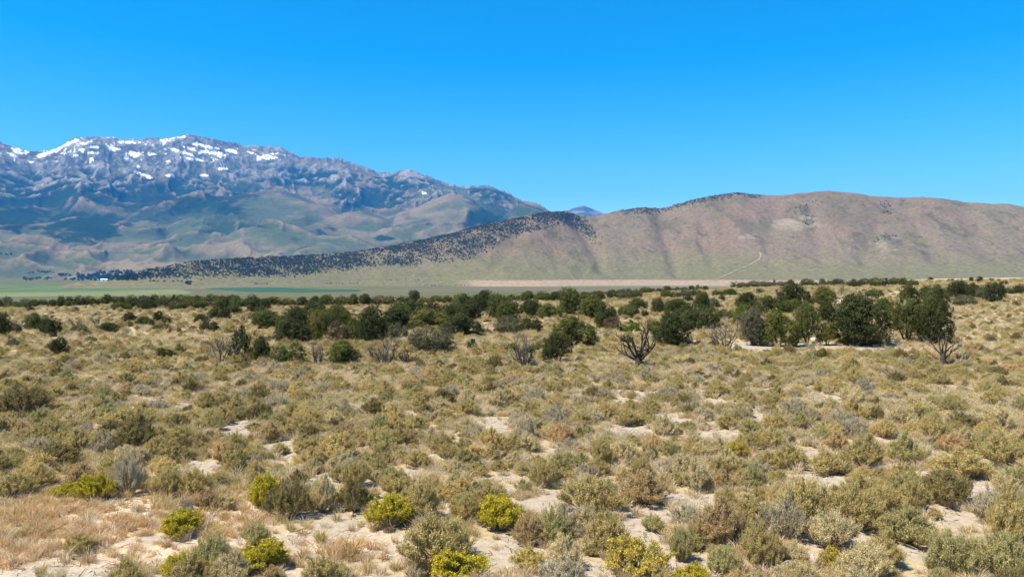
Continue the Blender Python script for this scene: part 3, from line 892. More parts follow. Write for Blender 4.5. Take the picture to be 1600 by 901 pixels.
JUNIPER_SHAPES = {
    # irregular big-bodied crowns of several lobes: (cx, cy, cz, rx, ry, rz)
    "round": [(0, 0, .50, .40, .40, .46), (-.2, .05, .34, .28, .3, .32), (.22, -.06, .38, .27, .3, .34), (.05, .1, .75, .22, .22, .24), (-.15, -.1, .64, .22, .22, .26)],
    "broad": [(-.25, 0, .45, .25, .34, .40), (.2, 0, .50, .30, .36, .45), (0, .1, .62, .28, .28, .34), (.36, -.05, .32, .16, .25, .28), (-.38, .05, .30, .14, .2, .26), (.12, -.1, .8, .16, .18, .18)],
    "column": [(0, 0, .45, .42, .42, .44), (.05, 0, .75, .30, .30, .27), (-.2, .0, .55, .28, .26, .3), (.22, .1, .3, .28, .3, .28)],
    "leaning": [(-.22, 0, .72, .27, .3, .26), (.0, .05, .5, .30, .3, .32), (.24, 0, .32, .26, .3, .30), (-.05, -.1, .28, .26, .3, .26)],
    "stemmed": [(-.27, 0, .62, .24, .3, .28), (.05, .05, .76, .28, .3, .26), (.28, -.05, .56, .25, .3, .34), (0, -.12, .52, .3, .22, .26), (.36, .05, .30, .16, .2, .2)],
    "pair": [(-.25, 0, .42, .26, .32, .42), (.23, .05, .52, .28, .34, .50), (.0, -.05, .32, .25, .25, .28)],
    "ragged": [(-.1, 0, .35, .33, .34, .32), (.18, 0, .62, .22, .26, .34), (-.28, .05, .6, .16, .18, .22), (.33, -.1, .35, .17, .2, .2), (.02, .1, .84, .11, .12, .16)],
    "bush": [(0, 0, .42, .48, .46, .50), (-.25, 0, .35, .25, .3, .40), (.28, .05, .40, .24, .3, .40)],
}
M_juniper = leaf_material("juniper_scales", 'object', (0.10, 0.075, 0.045), 0.10, 0.14)
M_bark = wood_material("juniper_bark", (0.055, 0.04, 0.03), (0.15, 0.115, 0.085))
M_grey_wood = wood_material("weathered_wood", (0.085, 0.068, 0.055), (0.21, 0.175, 0.145))
M_pale_wood = wood_material("bleached_wood", (0.20, 0.165, 0.13), (0.42, 0.36, 0.29))
M_dark_wood = wood_material("charred_wood", (0.035, 0.027, 0.022), (0.10, 0.08, 0.065))
TREES = {}
sid = 100
for key, lob in JUNIPER_SHAPES.items():
    for v in range(2):
        sid += 1
        g = np.random.default_rng(sid)
        lo = [(c[0] * (1 if v == 0 else -1) + g.normal() * .03, c[1] + g.normal() * .05, c[2] + g.normal() * .02, c[3] * (0.92 + .16 * g.random()), c[4], c[5] * (0.94 + .12 * g.random())) for c in lob]
        cr, wd = juniper_parts(sid, lo, gaps=0.18 if key in ("stemmed", "ragged") else 0.10)
        allv = np.concatenate(cr.V)            # true to width and height: the crown fills a unit box
        wz = 1 / np.percentile(allv[:, 2], 99.3); wx = 1 / (np.percentile(allv[:, 0], 99.3) - np.percentile(allv[:, 0], 0.7))
        for s_ in (cr, wd):
            s_.V = [q * np.array([wx, wx, wz]) for q in s_.V]
        TREES.setdefault(key, []).append((cr.mesh("juniper_crown", [M_juniper]), wd.mesh("juniper_trunk", [M_bark], True)))
SMALL = []
for v in range(6):
    sid += 1
    lob = list(JUNIPER_SHAPES.values())[[0, 1, 7, 5, 2, 6][v]]
    cr, wd = juniper_parts(sid, lob, density=0.42, leaf=0.055, nl=20, stems=2)
    s = Soup(); V, T, lv, mi = cr.arrays(); s.add(V, T, lv, 0); V, T, lv, mi = wd.arrays(); s.add(V, T, lv, 1)
    SMALL.append(s.mesh("small_juniper", [M_juniper, M_bark]))

THINGS = []        # records for the labels: dict(o, noun, look, px, py, fixed)
def record(o, noun, look, label=None, short=None):
    x, y, z = o.location
    px, py = project(x, y, z)
    THINGS.append(dict(o=o, noun=noun, look=look, px=float(px), py=float(py), label=label, short=short))

GREEN = {"dark": (0.050, 0.058, 0.017), "mid": (0.082, 0.092, 0.022), "bright": (0.108, 0.118, 0.024), "yellow": (0.145, 0.132, 0.032), "grey": (0.115, 0.110, 0.060), "brown": (0.13, 0.098, 0.055)}
LOOKWORD = {"dark": "dark green", "mid": "green", "bright": "bright green", "yellow": "yellow-green", "grey": "grey-green", "brown": "brownish"}

def put_tree(x0, x1, top, base, shape, tone, label=None, short=None, name="juniper_tree", rz=None):
    cx = (x0 + x1) / 2
    p = ground_hit(cx, base)
    a_ = math.atan2(p[0], p[1]); lim = float(edge_r(a_)) * (0.95 + 0.06 * rng.random())
    if math.hypot(p[0], p[1]) > lim:
        p = np.array([lim * math.sin(a_), lim * math.cos(a_), 0.0]); p[2] = float(ground_z(p[0], p[1]))
    dist = math.hypot(p[0], p[1])
    dep = math.hypot(p[0], p[1], EYE - p[2])
    sc = (p[1] * math.cos(PITCH) - (p[2] - EYE) * math.sin(PITCH)) / FPX
    W = (x1 - x0) * sc * 1.06; H = (base - top) * sc * 1.03
    wpx = x1 - x0
    t = GREEN[tone]; j = 0.88 + 0.24 * rng.random()
    colr = (t[0] * j * (0.95 + 0.12 * rng.random()), t[1] * j, t[2] * j * (0.9 + .2 * rng.random()), 1)
    loc = (p[0], p[1], float(ground_z(p[0], p[1])) - 0.03)
    yaw = rz if rz is not None else (rng.random() - 0.5) * 0.9
    small = wpx < 17 and (base - top) < 19
    if small:
        o = link(name, SMALL[rng.integers(len(SMALL))], None, loc)
        o.color = colr
        o.rotation_euler = (0, 0, rng.random() * 6.28)
    else:
        cr, wd = TREES[shape][rng.integers(2)]
        o = link(name, None, None, loc)
        c = link("crown", cr, o); c.color = colr
        link("trunk", wd, o)
        o.rotation_euler = (0, 0, yaw)
    o.scale = (W, W * (0.85 + 0.2 * rng.random()), H)
    asp = (base - top) / wpx
    sz = "tall" if asp > 1.35 else ("low" if asp < 0.75 else ("big" if wpx > 45 else ("small" if wpx < 20 else "rounded")))
    tag(o, None, "tree", None)
    record(o, "juniper", sz + " " + LOOKWORD[tone], label, short)
    return o

# (left, right, top, base, shape, tone[, label, short name])  read from the photograph
TREE_LIST = [
 (-14, 18, 490, 526, "round", "dark", "dark round juniper cut off by the photo's left edge", "the juniper at the left edge"), (14, 33, 502, 522, "bush", "grey"), (38, 66, 490, 516, "round", "mid"),
 (58, 96, 494, 526, "bush", "dark"), (112, 136, 507, 524, "bush", "mid"), (152, 189, 504, 521, "broad", "dark", "low wide mound-shaped dark juniper standing alone on the open grassland", "the low wide juniper mound"), (192, 212, 488, 504, "round", "dark"),
 (211, 240, 495, 510, "broad", "mid"), (240, 254, 486, 506, "column", "dark"), (253, 267, 492, 508, "round", "dark"), (240, 267, 506, 519, "bush", "mid"),
 (79, 104, 528, 557, "column", "dark", "solitary upright dark juniper on open grassland well in front of the others", "the solitary upright juniper"), (246, 274, 544, 564, "leaning", "dark", "solitary lopsided dark juniper leaning in open grassland", "the solitary lopsided juniper"), (232, 243, 548, 555, "bush", "dark"),
 (11, 32, 529, 545, "ragged", "grey"), (305, 325, 491, 507, "round", "dark"), (313, 340, 500, 519, "bush", "dark"), (324, 345, 480, 501, "round", "mid"), (344, 360, 481, 502, "column", "dark"),
 (40, 54, 479, 488, "bush", "dark"), (111, 125, 480, 488, "bush", "grey"), (178, 204, 474, 486, "broad", "mid"), (218, 234, 474, 486, "bush", "dark"), (278, 293, 474, 484, "bush", "dark"), (298, 314, 462, 482, "column", "mid"), (330, 348, 470, 484, "round", "mid"),
 (362, 392, 511, 567, "ragged", "dark", "tall ragged dark juniper beside the bare grey stems", "the tall ragged juniper"), (392, 421, 526, 567, "round", "dark"), (425, 473, 533, 571, "pair", "mid", "twin-headed green juniper with its left side lit, in the nearest tree row", "the twin-headed juniper"),
 (512, 556, 533, 570, "round", "bright", "compact bright green juniper between two bare dead trees", "the compact bright green juniper"), (392, 440, 486, 513, "broad", "mid"), (448, 486, 480, 506, "broad", "bright"), (428, 486, 500, 538, "broad", "dark"),
 (480, 512, 485, 536, "column", "yellow"), (511, 546, 478, 503, "round", "dark"), (514, 543, 502, 536, "ragged", "brown"), (538, 576, 492, 535, "bush", "mid"), (562, 603, 480, 536, "round", "dark", "large dark dome-shaped juniper at the right of the left-hand thicket", "the large dark dome-shaped juniper"),
 (602, 645, 479, 514, "round", "mid"), (624, 675, 470, 494, "broad", "dark"), (640, 706, 484, 518, "broad", "yellow", "broad sunlit yellow-green juniper above the dark scrubby one", "the broad sunlit yellow-green juniper"), (640, 703, 511, 551, "bush", "grey", "dark scrubby grey-green juniper right of the big bare tree", "the scrubby grey-green juniper"), (606, 640, 506, 531, "ragged", "grey"),
 (638, 656, 454, 472, "column", "dark", "tall dark tree poking above the far tree row against the valley", "the tall dark tree of the far row"), (692, 754, 493, 527, "broad", "dark"), (706, 746, 460, 487, "broad", "mid"), (744, 775, 455, 489, "round", "dark"), (763, 796, 461, 499, "column", "mid"),
 (773, 813, 495, 523, "bush", "grey"), (812, 846, 494, 521, "bush", "dark"), (730, 746, 530, 548, "column", "dark", "tiny solitary dark juniper in the gap before the twiggy dead one", "the tiny solitary juniper"), (850, 893, 522, 568, "stemmed", "dark", "dark leaning juniper with gaps at its foot, in the nearest row", "the dark leaning juniper"),
 (862, 931, 496, 545, "broad", "mid", "large wide juniper behind the dark leaning one", "the large wide juniper"), (814, 848, 470, 493, "round", "dark"), (840, 877, 475, 499, "broad", "bright"), (812, 837, 455, 471, "round", "mid"), (837, 859, 455, 471, "bush", "mid"), (858, 880, 456, 471, "round", "dark"),
 (876, 906, 451, 493, "column", "mid"), (903, 941, 464, 499, "round", "mid"), (928, 966, 474, 513, "ragged", "dark"), (966, 991, 477, 497, "bush", "mid"), (944, 967, 495, 517, "ragged", "brown"), (997, 1014, 468, 483, "ragged", "grey"), (1000, 1014, 485, 497, "bush", "dark"),
 (1018, 1037, 467, 492, "column", "dark"), (1036, 1077, 467, 491, "broad", "mid"), (1012, 1042, 500, 534, "leaning", "bright"), (1028, 1079, 490, 541, "round", "dark", "big dark round juniper right of the live and dead forked tree", "the big dark round juniper"), (1076, 1122, 478, 514, "bush", "dark"),
 (1103, 1124, 466, 483, "round", "grey"), (1150, 1181, 457, 481, "broad", "dark"), (1146, 1182, 477, 512, "bush", "bright"), (1157, 1193, 484, 540, "column", "grey"), (1180, 1225, 463, 492, "broad", "mid"), (1215, 1267, 444, 484, "broad", "dark"),
 (1188, 1245, 487, 542, "broad", "bright", "large bright green juniper just behind the pale sand bank", "the large bright green juniper"), (1239, 1281, 475, 540, "stemmed", "mid", "tall green juniper with bare stems showing, behind the sand bank", "the tall bare-stemmed juniper"), (1277, 1311, 473, 504, "round", "dark"), (1273, 1305, 449, 476, "round", "bright"),
 (1277, 1307, 505, 540, "stemmed", "yellow", "yellowish young juniper on forked stems at the sand bank", "the yellowish forked juniper"), (1267, 1289, 544, 563, "leaning", "yellow", "tiny yellow-green sapling leaning in front of the sand bank", "the tiny yellow-green sapling"),
 (1304, 1386, 463, 540, "round", "dark", "largest and darkest juniper, rounded, right of the sand bank", "the largest darkest juniper"), (1387, 1446, 467, 537, "stemmed", "mid", "large spreading juniper on visible leaning trunks, near the right end", "the large juniper on leaning trunks"), (1435, 1485, 472, 540, "column", "dark", "dense dark juniper at the right end of the nearest tree group", "the dense dark end juniper"),
 (1369, 1397, 467, 490, "round", "mid"), (1355, 1379, 451, 465, "bush", "mid"), (1407, 1437, 446, 470, "broad", "mid"), (1436, 1456, 448, 470, "round", "dark"), (1449, 1483, 446, 480, "broad", "mid"), (1477, 1511, 440, 466, "broad", "dark"), (1491, 1523, 461, 478, "bush", "grey"),
 (1509, 1531, 443, 466, "round", "dark"), (1526, 1545, 446, 468, "bush", "grey"), (1541, 1569, 442, 473, "column", "dark", "dark upright juniper alone at the right end of the rear trees", "the dark upright rear juniper"), (1567, 1590, 449, 460, "bush", "mid"), (1585, 1608, 444, 460, "bush", "dark"),
 (1583, 1594, 468, 479, "bush", "grey"), (1513, 1522, 433, 441, "round", "dark"), (1525, 1536, 432, 441, "round", "dark"), (1563, 1574, 438, 446, "bush", "dark"), (1450, 1458, 433, 439, "bush", "dark"), (1546, 1552, 434, 439, "bush", "dark"), (1481, 1490, 435, 440, "bush", "dark"),
 (1181, 1194, 451, 459, "bush", "grey"), (1032, 1049, 452, 465, "bush", "mid"), (1063, 1080, 452, 464, "bush", "grey"), (1079, 1096, 452, 464, "bush", "dark"), (1112, 1129, 453, 463, "bush", "mid"), (1128, 1151, 451, 463, "broad", "mid"), (1000, 1018, 448, 458, "bush", "mid"),
 (905, 925, 456, 470, "bush", "mid"), (925, 945, 455, 470, "round", "mid"), (948, 968, 453, 467, "bush", "dark"), (966, 990, 452, 468, "bush", "grey"), (986, 1003, 452, 466, "bush", "mid"), (1048, 1064, 455, 466, "bush", "dark"), (672, 692, 462, 474, "bush", "mid"), (690, 708, 462, 476, "bush", "dark"), (655, 672, 465, 476, "bush", "mid"),
 (1335, 1350, 485, 500, "bush", "mid"), (1310, 1330, 490, 510, "bush", "dark"), (1220, 1240, 470, 492, "round", "mid"), (1120, 1146, 484, 500, "bush", "mid"),
 (382, 408, 464, 481, "bush", "dark"), (414, 440, 464, 479, "round", "mid"), (437, 463, 466, 479, "bush", "mid"), (462, 482, 464, 479, "round", "dark"), (484, 501, 463, 479, "round", "dark"), (499, 523, 461, 479, "round", "mid"), (523, 547, 463, 479, "bush", "mid"), (545, 561, 460, 478, "column", "mid"), (559, 581, 460, 478, "round", "dark"),
 (581, 610, 462, 478, "bush", "brown"), (606, 621, 462, 477, "round", "dark"), (619, 640, 463, 476, "bush", "dark"), (358, 384, 466, 481, "bush", "mid"), (600, 626, 488, 505, "bush", "dark"), (700, 722, 476, 492, "bush", "mid"), (790, 814, 460, 472, "bush", "mid")]
for T in TREE_LIST:
    put_tree(*T)
def thicket(xa, xb, ba, bb, n, tones):
    for _ in range(n):
        cx = rng.uniform(xa, xb); b = rng.uniform(ba, bb); w = rng.uniform(26, 46) * (b - 440) / 80; h = w * rng.uniform(0.75, 1.1)
        put_tree(cx - w / 2, cx + w / 2, b - h, b, list(JUNIPER_SHAPES)[rng.integers(8)], tones[rng.integers(len(tones))])
thicket(440, 610, 500, 531, 11, ["dark", "dark", "mid"])
thicket(610, 760, 486, 518, 11, ["dark", "dark", "mid"])
thicket(850, 1000, 484, 512, 9, ["dark", "mid", "mid"])
thicket(1010, 1120, 490, 522, 5, ["dark", "mid"])
thicket(1160, 1300, 476, 500, 4, ["dark", "mid", "bright"])
thicket(1330, 1480, 468, 490, 3, ["dark", "mid"])
thicket(760, 900, 480, 508, 7, ["dark", "mid"])
thicket(345, 445, 484, 508, 5, ["dark", "mid"])
thicket(1030, 1170, 466, 486, 6, ["dark", "mid"])
thicket(700, 940, 468, 478, 8, ["dark", "mid"])
# the far row along the edge of the flat
def far_row(xa, xb, ya, yb, hmin, hmax, step, tones):
    x = xa
    while x < xb:
        w = step * (0.75 + 0.6 * rng.random())
        by = mix(ya, yb, (x - xa) / (xb - xa)) + rng.normal() * 1.0
        h = (hmin + (hmax - hmin) * rng.random()) * 1.2
        put_tree(x, x + w * 1.12, by - h, by, "bush", tones[rng.integers(len(tones))])
        x += w
far_row(-8, 300, 478, 478, 9, 15, 12.5, ["dark", "mid", "mid", "grey"])
far_row(-8, 360, 473, 474, 8, 13, 15, ["dark", "mid", "mid"])
far_row(175, 352, 484, 483, 9, 15, 21, ["dark", "mid"])
far_row(905, 1100, 453.5, 451, 5, 8, 12, ["dark", "mid"])
far_row(1140, 1330, 450, 446, 6, 10, 13, ["dark", "mid", "grey"])
far_row(1326, 1418, 448, 447, 9, 12, 13, ["dark", "mid"])

# --- dead junipers: each main limb a part
def limb_mesh(g, p, d, L, r, depth, s, twist=0.5):
    """a limb with its side branches, joined; grows into Soup s"""
    n = 5
    path = [np.array(p)]
    dd = unit(np.array(d))
    for i in range(n):
        dd = unit(dd + g.normal(size=3) * 0.17 * twist + np.array([0, 0, 0.10]))
        path.append(path[-1] + dd * L / n)
    path = np.array(path)
    rad = r * np.linspace(1, 0.35 if depth else 0.15, n + 1)
    s.add(*tube(path, rad, 5 if r > 0.03 else 3))
    if depth:
        for k in range(2 + int(g.random() * 3)):
            u = 0.3 + 0.7 * g.random()
            q = np.array([np.interp(u, np.linspace(0, 1, n + 1), path[:, c]) for c in range(3)])
            nd = unit(dd + g.normal(size=3) * 0.75)
            limb_mesh(g, q, nd, L * (0.4 + 0.3 * g.random()), r * 0.5, depth - 1, s, twist)

def dead_tree(x0, x1, top, base, style, wood, seed, label, short=None, tufts=None, root_px=None):
    g = np.random.default_rng(seed)
    cx = root_px or (x0 + x1) / 2
    p = ground_hit(cx, base)
    sc = p[1] / FPX
    W = (x1 - x0) * sc; H = (base - top) * sc
    o = link("dead_juniper", None, None, (p[0], p[1], p[2] - 0.04))
    tag(o, None, "dead tree", None)
    s = Soup()
    if style == "stems":                       # many upright bare stems from one foot
        s.add(*tube([(0, 0, 0), (0.02, 0, H * .06), (0.0, 0.02, H * .12)], [W * .045 + .04, W * .04 + .03, W * .03], 6))
        link("trunk", s.mesh("dead_trunk", [wood], True), o)
        nl = 9 if W < 2.2 else 14
        for i in range(nl):
            a = (i + 0.5) / nl * 2 - 1
            sl = Soup()
            yy = g.normal() * 0.25
            limb_mesh(g, (a * W * .12, yy * .2, 0.02), (a * W * 0.5 / (H * .75), yy, 1.0), H * (0.62 + 0.3 * g.random()) * (1 - 0.22 * abs(a)), 0.036 + 0.024 * g.random(), 3, sl, 0.8)
            link("limb", sl.mesh("dead_limb", [wood], True), o)
    else:                                      # a thick trunk carrying curved limbs
        th = H * (0.44 if style == "candelabra" else 0.26)
        s.add(*tube([(0, 0, -.05), (.03, 0, th * .35), (-.02, .02, th * .7), (.03, 0, th)], [H * .12, H * .095, H * .085, H * .07], 7))
        link("trunk", s.mesh("dead_trunk", [wood], True), o)
        nl = 7
        for i in range(nl):
            a = (i / (nl - 1)) * 2 - 1
            sl = Soup()
            yy = g.normal() * 0.4
            z0 = th * (0.55 + 0.45 * g.random())
            limb_mesh(g, (0, 0, z0), (a * W * 0.5 / (H * 0.5), yy, 0.95 - 0.25 * abs(a)), H * (0.62 + 0.16 * g.random()) * (0.85 + .1 * abs(a)), H * 0.036, 1 if style == "candelabra" else 2, sl, 0.9)
            link("limb", sl.mesh("dead_limb", [wood], True), o)
    if tufts:
        for (tx, ty, tr) in tufts:
            cr, _ = juniper_parts(seed + 5, [(0, 0, 0, .5, .45, .42), (.25, .1, .2, .3, .3, .3), (-.3, 0, -.1, .3, .3, .3)], density=0.35, leaf=0.06, trunk=False, gaps=0.1, nl=30)
            V, T, lv, mi = cr.arrays()
            ss = Soup(); ss.add(V * np.array([1, 1, 1]), T, lv)
            c = link("foliage", ss.mesh("live_tuft", [M_juniper]), o, ((tx - cx) * sc, 0, (base - ty) * sc))
            c.scale = (tr * sc * 2,) * 3; c.color = (0.12, 0.135, 0.03, 1)
    record(o, "dead juniper", "bare", label, short)
dead_tree(322, 366, 520, 570, "stems", M_grey_wood, 301, "bare grey many-stemmed dead juniper left of the tall ragged one", "the bare grey stems by the ragged juniper")
dead_tree(483, 508, 538, 571, "stems", M_grey_wood, 302, "small bare dead juniper left of the compact bright green one", "the small bare dead juniper")
dead_tree(566, 634, 526, 571, "stems", M_grey_wood, 303, "wide bare dead juniper with many forking stems left of the scrubby one", "the wide bare dead juniper")
dead_tree(626, 641, 546, 571, "stems", M_dark_wood, 304, "few bare leaning sticks at the right side of the wide dead juniper", "the bare leaning sticks")
dead_tree(790, 846, 525, 573, "stems", M_grey_wood, 305, "fan-shaped twiggy half-dead juniper standing alone in the nearest row", "the fan-shaped twiggy juniper", [(800, 545, 9), (826, 552, 10), (838, 545, 7)])
dead_tree(966, 1044, 508, 574, "forked", M_dark_wood, 306, "dark forked dead juniper with one live green tuft on its left", "the forked tree with green tuft", [(982, 516, 16), (978, 533, 9), (1022, 515, 9)], 998)
dead_tree(1102, 1162, 494, 547, "stems", M_grey_wood, 307, "tangled grey dead juniper left of the large bright green one", "the tangled grey dead juniper")
dead_tree(1461, 1496, 526, 573, "candelabra", M_dark_wood, 308, "bare black candelabra-shaped snag on open grass near the right edge", "the black candelabra snag", None, 1474)
dead_tree(1500, 1514, 547, 571, "stems", M_dark_wood, 309, "single forked dark stick beside the black candelabra snag", "the forked dark stick", None, 1502)
dead_tree(791, 809, 462, 489, "stems", M_grey_wood, 310, "pale leafless juniper among the rear green trees", "the pale leafless rear juniper")
dead_tree(1310, 1323, 440, 462, "stems", M_grey_wood, 311, "pale leafless tree rising from the rear row below the hill crest", "the leafless tree below the crest")
dead_tree(372, 392, 486, 504, "stems", M_grey_wood, 312, "grey leafless bush left of the left-hand thicket", "the grey leafless bush")
dead_tree(108, 133, 497, 512, "stems", M_grey_wood, 313, "low grey leafless bush behind the low wide mound-shaped juniper's left", None)
dead_tree(145, 156, 495, 510, "stems", M_grey_wood, 314, "narrow grey leafless bush just behind the low wide mound-shaped juniper", None)

# ------------------------------------------------------------------ juniper woodland on the far ridge, valley groves
def scatter_object(name, pts, sources, label, kind="stuff"):
    """pts: dict(co (n,3), scale (n,3), rot (n,), idx (n,), tint (n,4)); sources: list of meshes"""
    src = bpy.data.collections.new(name + "_kinds")
    for i, m in enumerate(sources):
        so = bpy.data.objects.new("%s_kind_%02d" % (name, i), m)
        src.objects.link(so)
    n = len(pts["co"])
    me = bpy.data.meshes.new(name)
    me.vertices.add(n); me.vertices.foreach_set("co", np.asarray(pts["co"], np.float32).ravel())
    for an, typ, key in (("scl", "FLOAT_VECTOR", "scale"), ("rot", "FLOAT_VECTOR", "rot3"), ("tint", "FLOAT_COLOR", "tint")):
        at = me.attributes.new(an, typ, 'POINT')
        at.data.foreach_set("vector" if typ == "FLOAT_VECTOR" else "color", np.asarray(pts[key], np.float32).ravel())
    at = me.attributes.new("pick", "INT", 'POINT'); at.data.foreach_set("value", np.asarray(pts["idx"], np.int32))
    o = link(name, me)
    ng = bpy.data.node_groups.new(name + "_scatter", 'GeometryNodeTree')
    ng.interface.new_socket("Geometry", in_out='INPUT', socket_type='NodeSocketGeometry')
    ng.interface.new_socket("Geometry", in_out='OUTPUT', socket_type='NodeSocketGeometry')
    N, L = ng.nodes, ng.links
    gi = N.new("NodeGroupInput"); go = N.new("NodeGroupOutput")
    iop = N.new("GeometryNodeInstanceOnPoints")
    ci = N.new("GeometryNodeCollectionInfo"); ci.inputs["Collection"].default_value = src
    ci.inputs["Separate Children"].default_value = True; ci.inputs["Reset Children"].default_value = True
    def na(nm, typ):
        a = N.new("GeometryNodeInputNamedAttribute"); a.data_type = typ; a.inputs["Name"].default_value = nm
        return a.outputs["Attribute"]
    L.new(gi.outputs[0], iop.inputs["Points"])
    L.new(ci.outputs[0], iop.inputs["Instance"])
    iop.inputs["Pick Instance"].default_value = True
    L.new(na("pick", 'INT'), iop.inputs["Instance Index"])
    e2r = N.new("FunctionNodeEulerToRotation"); L.new(na("rot", 'FLOAT_VECTOR'), e2r.inputs[0])
    L.new(e2r.outputs[0], iop.inputs["Rotation"])
    L.new(na("scl", 'FLOAT_VECTOR'), iop.inputs["Scale"])
    L.new(iop.outputs[0], go.inputs[0])
    md = o.modifiers.new("scatter", 'NODES'); md.node_group = ng
    tag(o, label, None, None, kind)
    return o
def pack(co, scale, idx, tint, tilt=0.06):
    n = len(co)
    co = np.asarray(co, float); scale = np.asarray(scale, float)
    if scale.ndim == 1: scale = np.stack([scale] * 3, -1)
    rot3 = np.stack([rng.normal(size=n) * tilt, rng.normal(size=n) * tilt, rng.random(n) * 6.283], -1)
    tint = np.asarray(tint, float)
    if tint.shape[1] == 3: tint = np.concatenate([tint, np.ones((n, 1))], 1)
    return dict(co=co, scale=scale, rot3=rot3, idx=np.asarray(idx, int), tint=tint)

M_scatter_juniper = leaf_material("woodland_scales", 'instancer', (0.05, 0.045, 0.03), 0.1, 0.1)
def blob_meshes(n, mat):
    out = []
    for v in range(n):
        g = np.random.default_rng(900 + v)
        cr, _ = juniper_parts(900 + v, [(0, 0, .5, .5, .5, .5), (.2, 0, .4, .3, .3, .4)], density=0.08, leaf=0.22, trunk=False, nl=8)
        out.append(cr.mesh("woodland_tree", [mat]))
    return out
def build_woodland():
    # candidate points spread over the hill surface
    n = 700000
    a = rng.uniform(az_of(190), az_of(1420), n); r = rng.uniform(3300, 6350, n)
    i = np.clip(((a - hA[0, 0]) / (hA[0, -1] - hA[0, 0]) * (hA.shape[1] - 1)).astype(int), 0, hA.shape[1] - 1)
    j = np.clip((r - 2900) / (6350 - 2900) * 259, 0, 258); j0 = j.astype(int); fj = j - j0
    z = hZ[j0, i] * (1 - fj) + hZ[j0 + 1, i] * fj
    x = r * np.sin(a); y = r * np.cos(a)
    px, py = project(x, y, z)
    cy = hcrest(a)[1]
    dn = fbm(x / 130, y / 130, 4, 151); dn2 = fbm(x / 35, y / 35, 3, 153)
    rc = hill_rc(a)
    jx = px + 8 * dn2 + 5 * rng.normal(size=n); jy = py + 4 * dn2 + 2.0 * rng.normal(size=n)
    w = in_poly(jx, jy, WOODS[0]) * (0.46 + 0.65 * dn + 0.40 * dn2 + 0.25 * sstep(14, 2, py - cy))
    w = np.maximum(w, in_poly(jx, jy, WOODS[0]) * 0.09)
    cr = sstep(955, 990, px) * (1 - sstep(1165, 1200, px)) * (1 - sstep(3, 10, py - cy - 5 * dn)) * 0.26
    w = np.maximum(w, cr)
    for sx, sy, sw, sh in DARK:
        d = ((px - sx) / sw) ** 2 + ((py - sy) / sh) ** 2
        w = np.maximum(w, 0.11 * (1 - sstep(0.3, 1.2, d + 1.2 * dn2)))
    w = np.where(r > rc + 15, 0, w)
    pr = np.clip(w, 0, 1) * 0.72 * (r / 5000)
    keep = rng.random(n) < pr
    co = np.stack([x, y, z - 0.3], -1)[keep]
    m = len(co)
    s = 3.0 + 6.0 * rng.random(m) ** 2
    tint = np.array([0.066, 0.078, 0.046])[None] * rng.uniform(0.7, 1.4, (m, 1))
    scatter_object("juniper_woodland", pack(co, np.stack([s, s, s * 0.8], -1), rng.integers(0, 4, m), tint), blob_meshes(4, M_scatter_juniper),
                   "dark juniper woodland speckling the long low ridge below the mountains")
    return m
n_wood = build_woodland()

def land_hit(px, py):
    """first meeting of a sight line with ground, hills or range"""
    dx, dy, dz = direction(px, py)
    q = np.geomspace(900, 12500, 1500)
    X = dx * q; Y = dy * q; A = np.arctan2(X, Y); RR = np.hypot(X, Y)
    z = np.maximum(ground_z(X, Y), np.where(RR > 2900, hill_z(A, RR, X, Y), -1e3))
    z = np.maximum(z, np.where(RR > 4300 * RS, range_z(A, RR, X, Y), -1e3))
    i = int(np.argmax(EYE + dz * q - z < 0))
    return np.array([X[i], Y[i], z[i]])
def build_groves():
    # px left, px right, py top, py bottom, how many, tree height in pixels
    rows = [(120, 215, 430, 438, 150, 3.0), (150, 210, 424, 428, 40, 2.5), (200, 235, 427, 436, 50, 2.5), (90, 125, 428, 431, 16, 2), (35, 80, 434, 438, 26, 2), (100, 120, 436, 438.5, 12, 2.2), (292, 297, 443, 444.5, 6, 3),
            (230, 262, 439, 440, 12, 1.4), (270, 300, 439.5, 440.5, 12, 1.4), (395, 420, 443, 444, 12, 1.1), (508, 560, 442.5, 443.5, 16, 1.1), (600, 660, 437, 438, 12, 1.0), (640, 735, 445.5, 446.5, 20, 1.0), (45, 85, 424, 428, 14, 1.6), (0, 20, 396, 399, 10, 1.6)]
    co, sc = [], []
    for xa, xb, ya, yb, n, hp in rows:
        for _ in range(n):
            p = land_hit(rng.uniform(xa, xb), rng.uniform(ya, yb))
            co.append(p); sc.append(hp / FPX * math.hypot(p[0], p[1]) * rng.uniform(0.7, 1.25))
    co = np.array(co); sc = np.array(sc)
    n = len(co)
    tint = np.array([0.03, 0.05, 0.022])[None] * rng.uniform(0.7, 1.5, (n, 1))
    scatter_object("valley_grove", pack(co, np.stack([sc * 1.25, sc * 1.25, sc], -1), rng.integers(0, 4, n), tint), blob_meshes(4, M_scatter_juniper),
                   "dark groves and hedges round the farm on the valley floor")
build_groves()

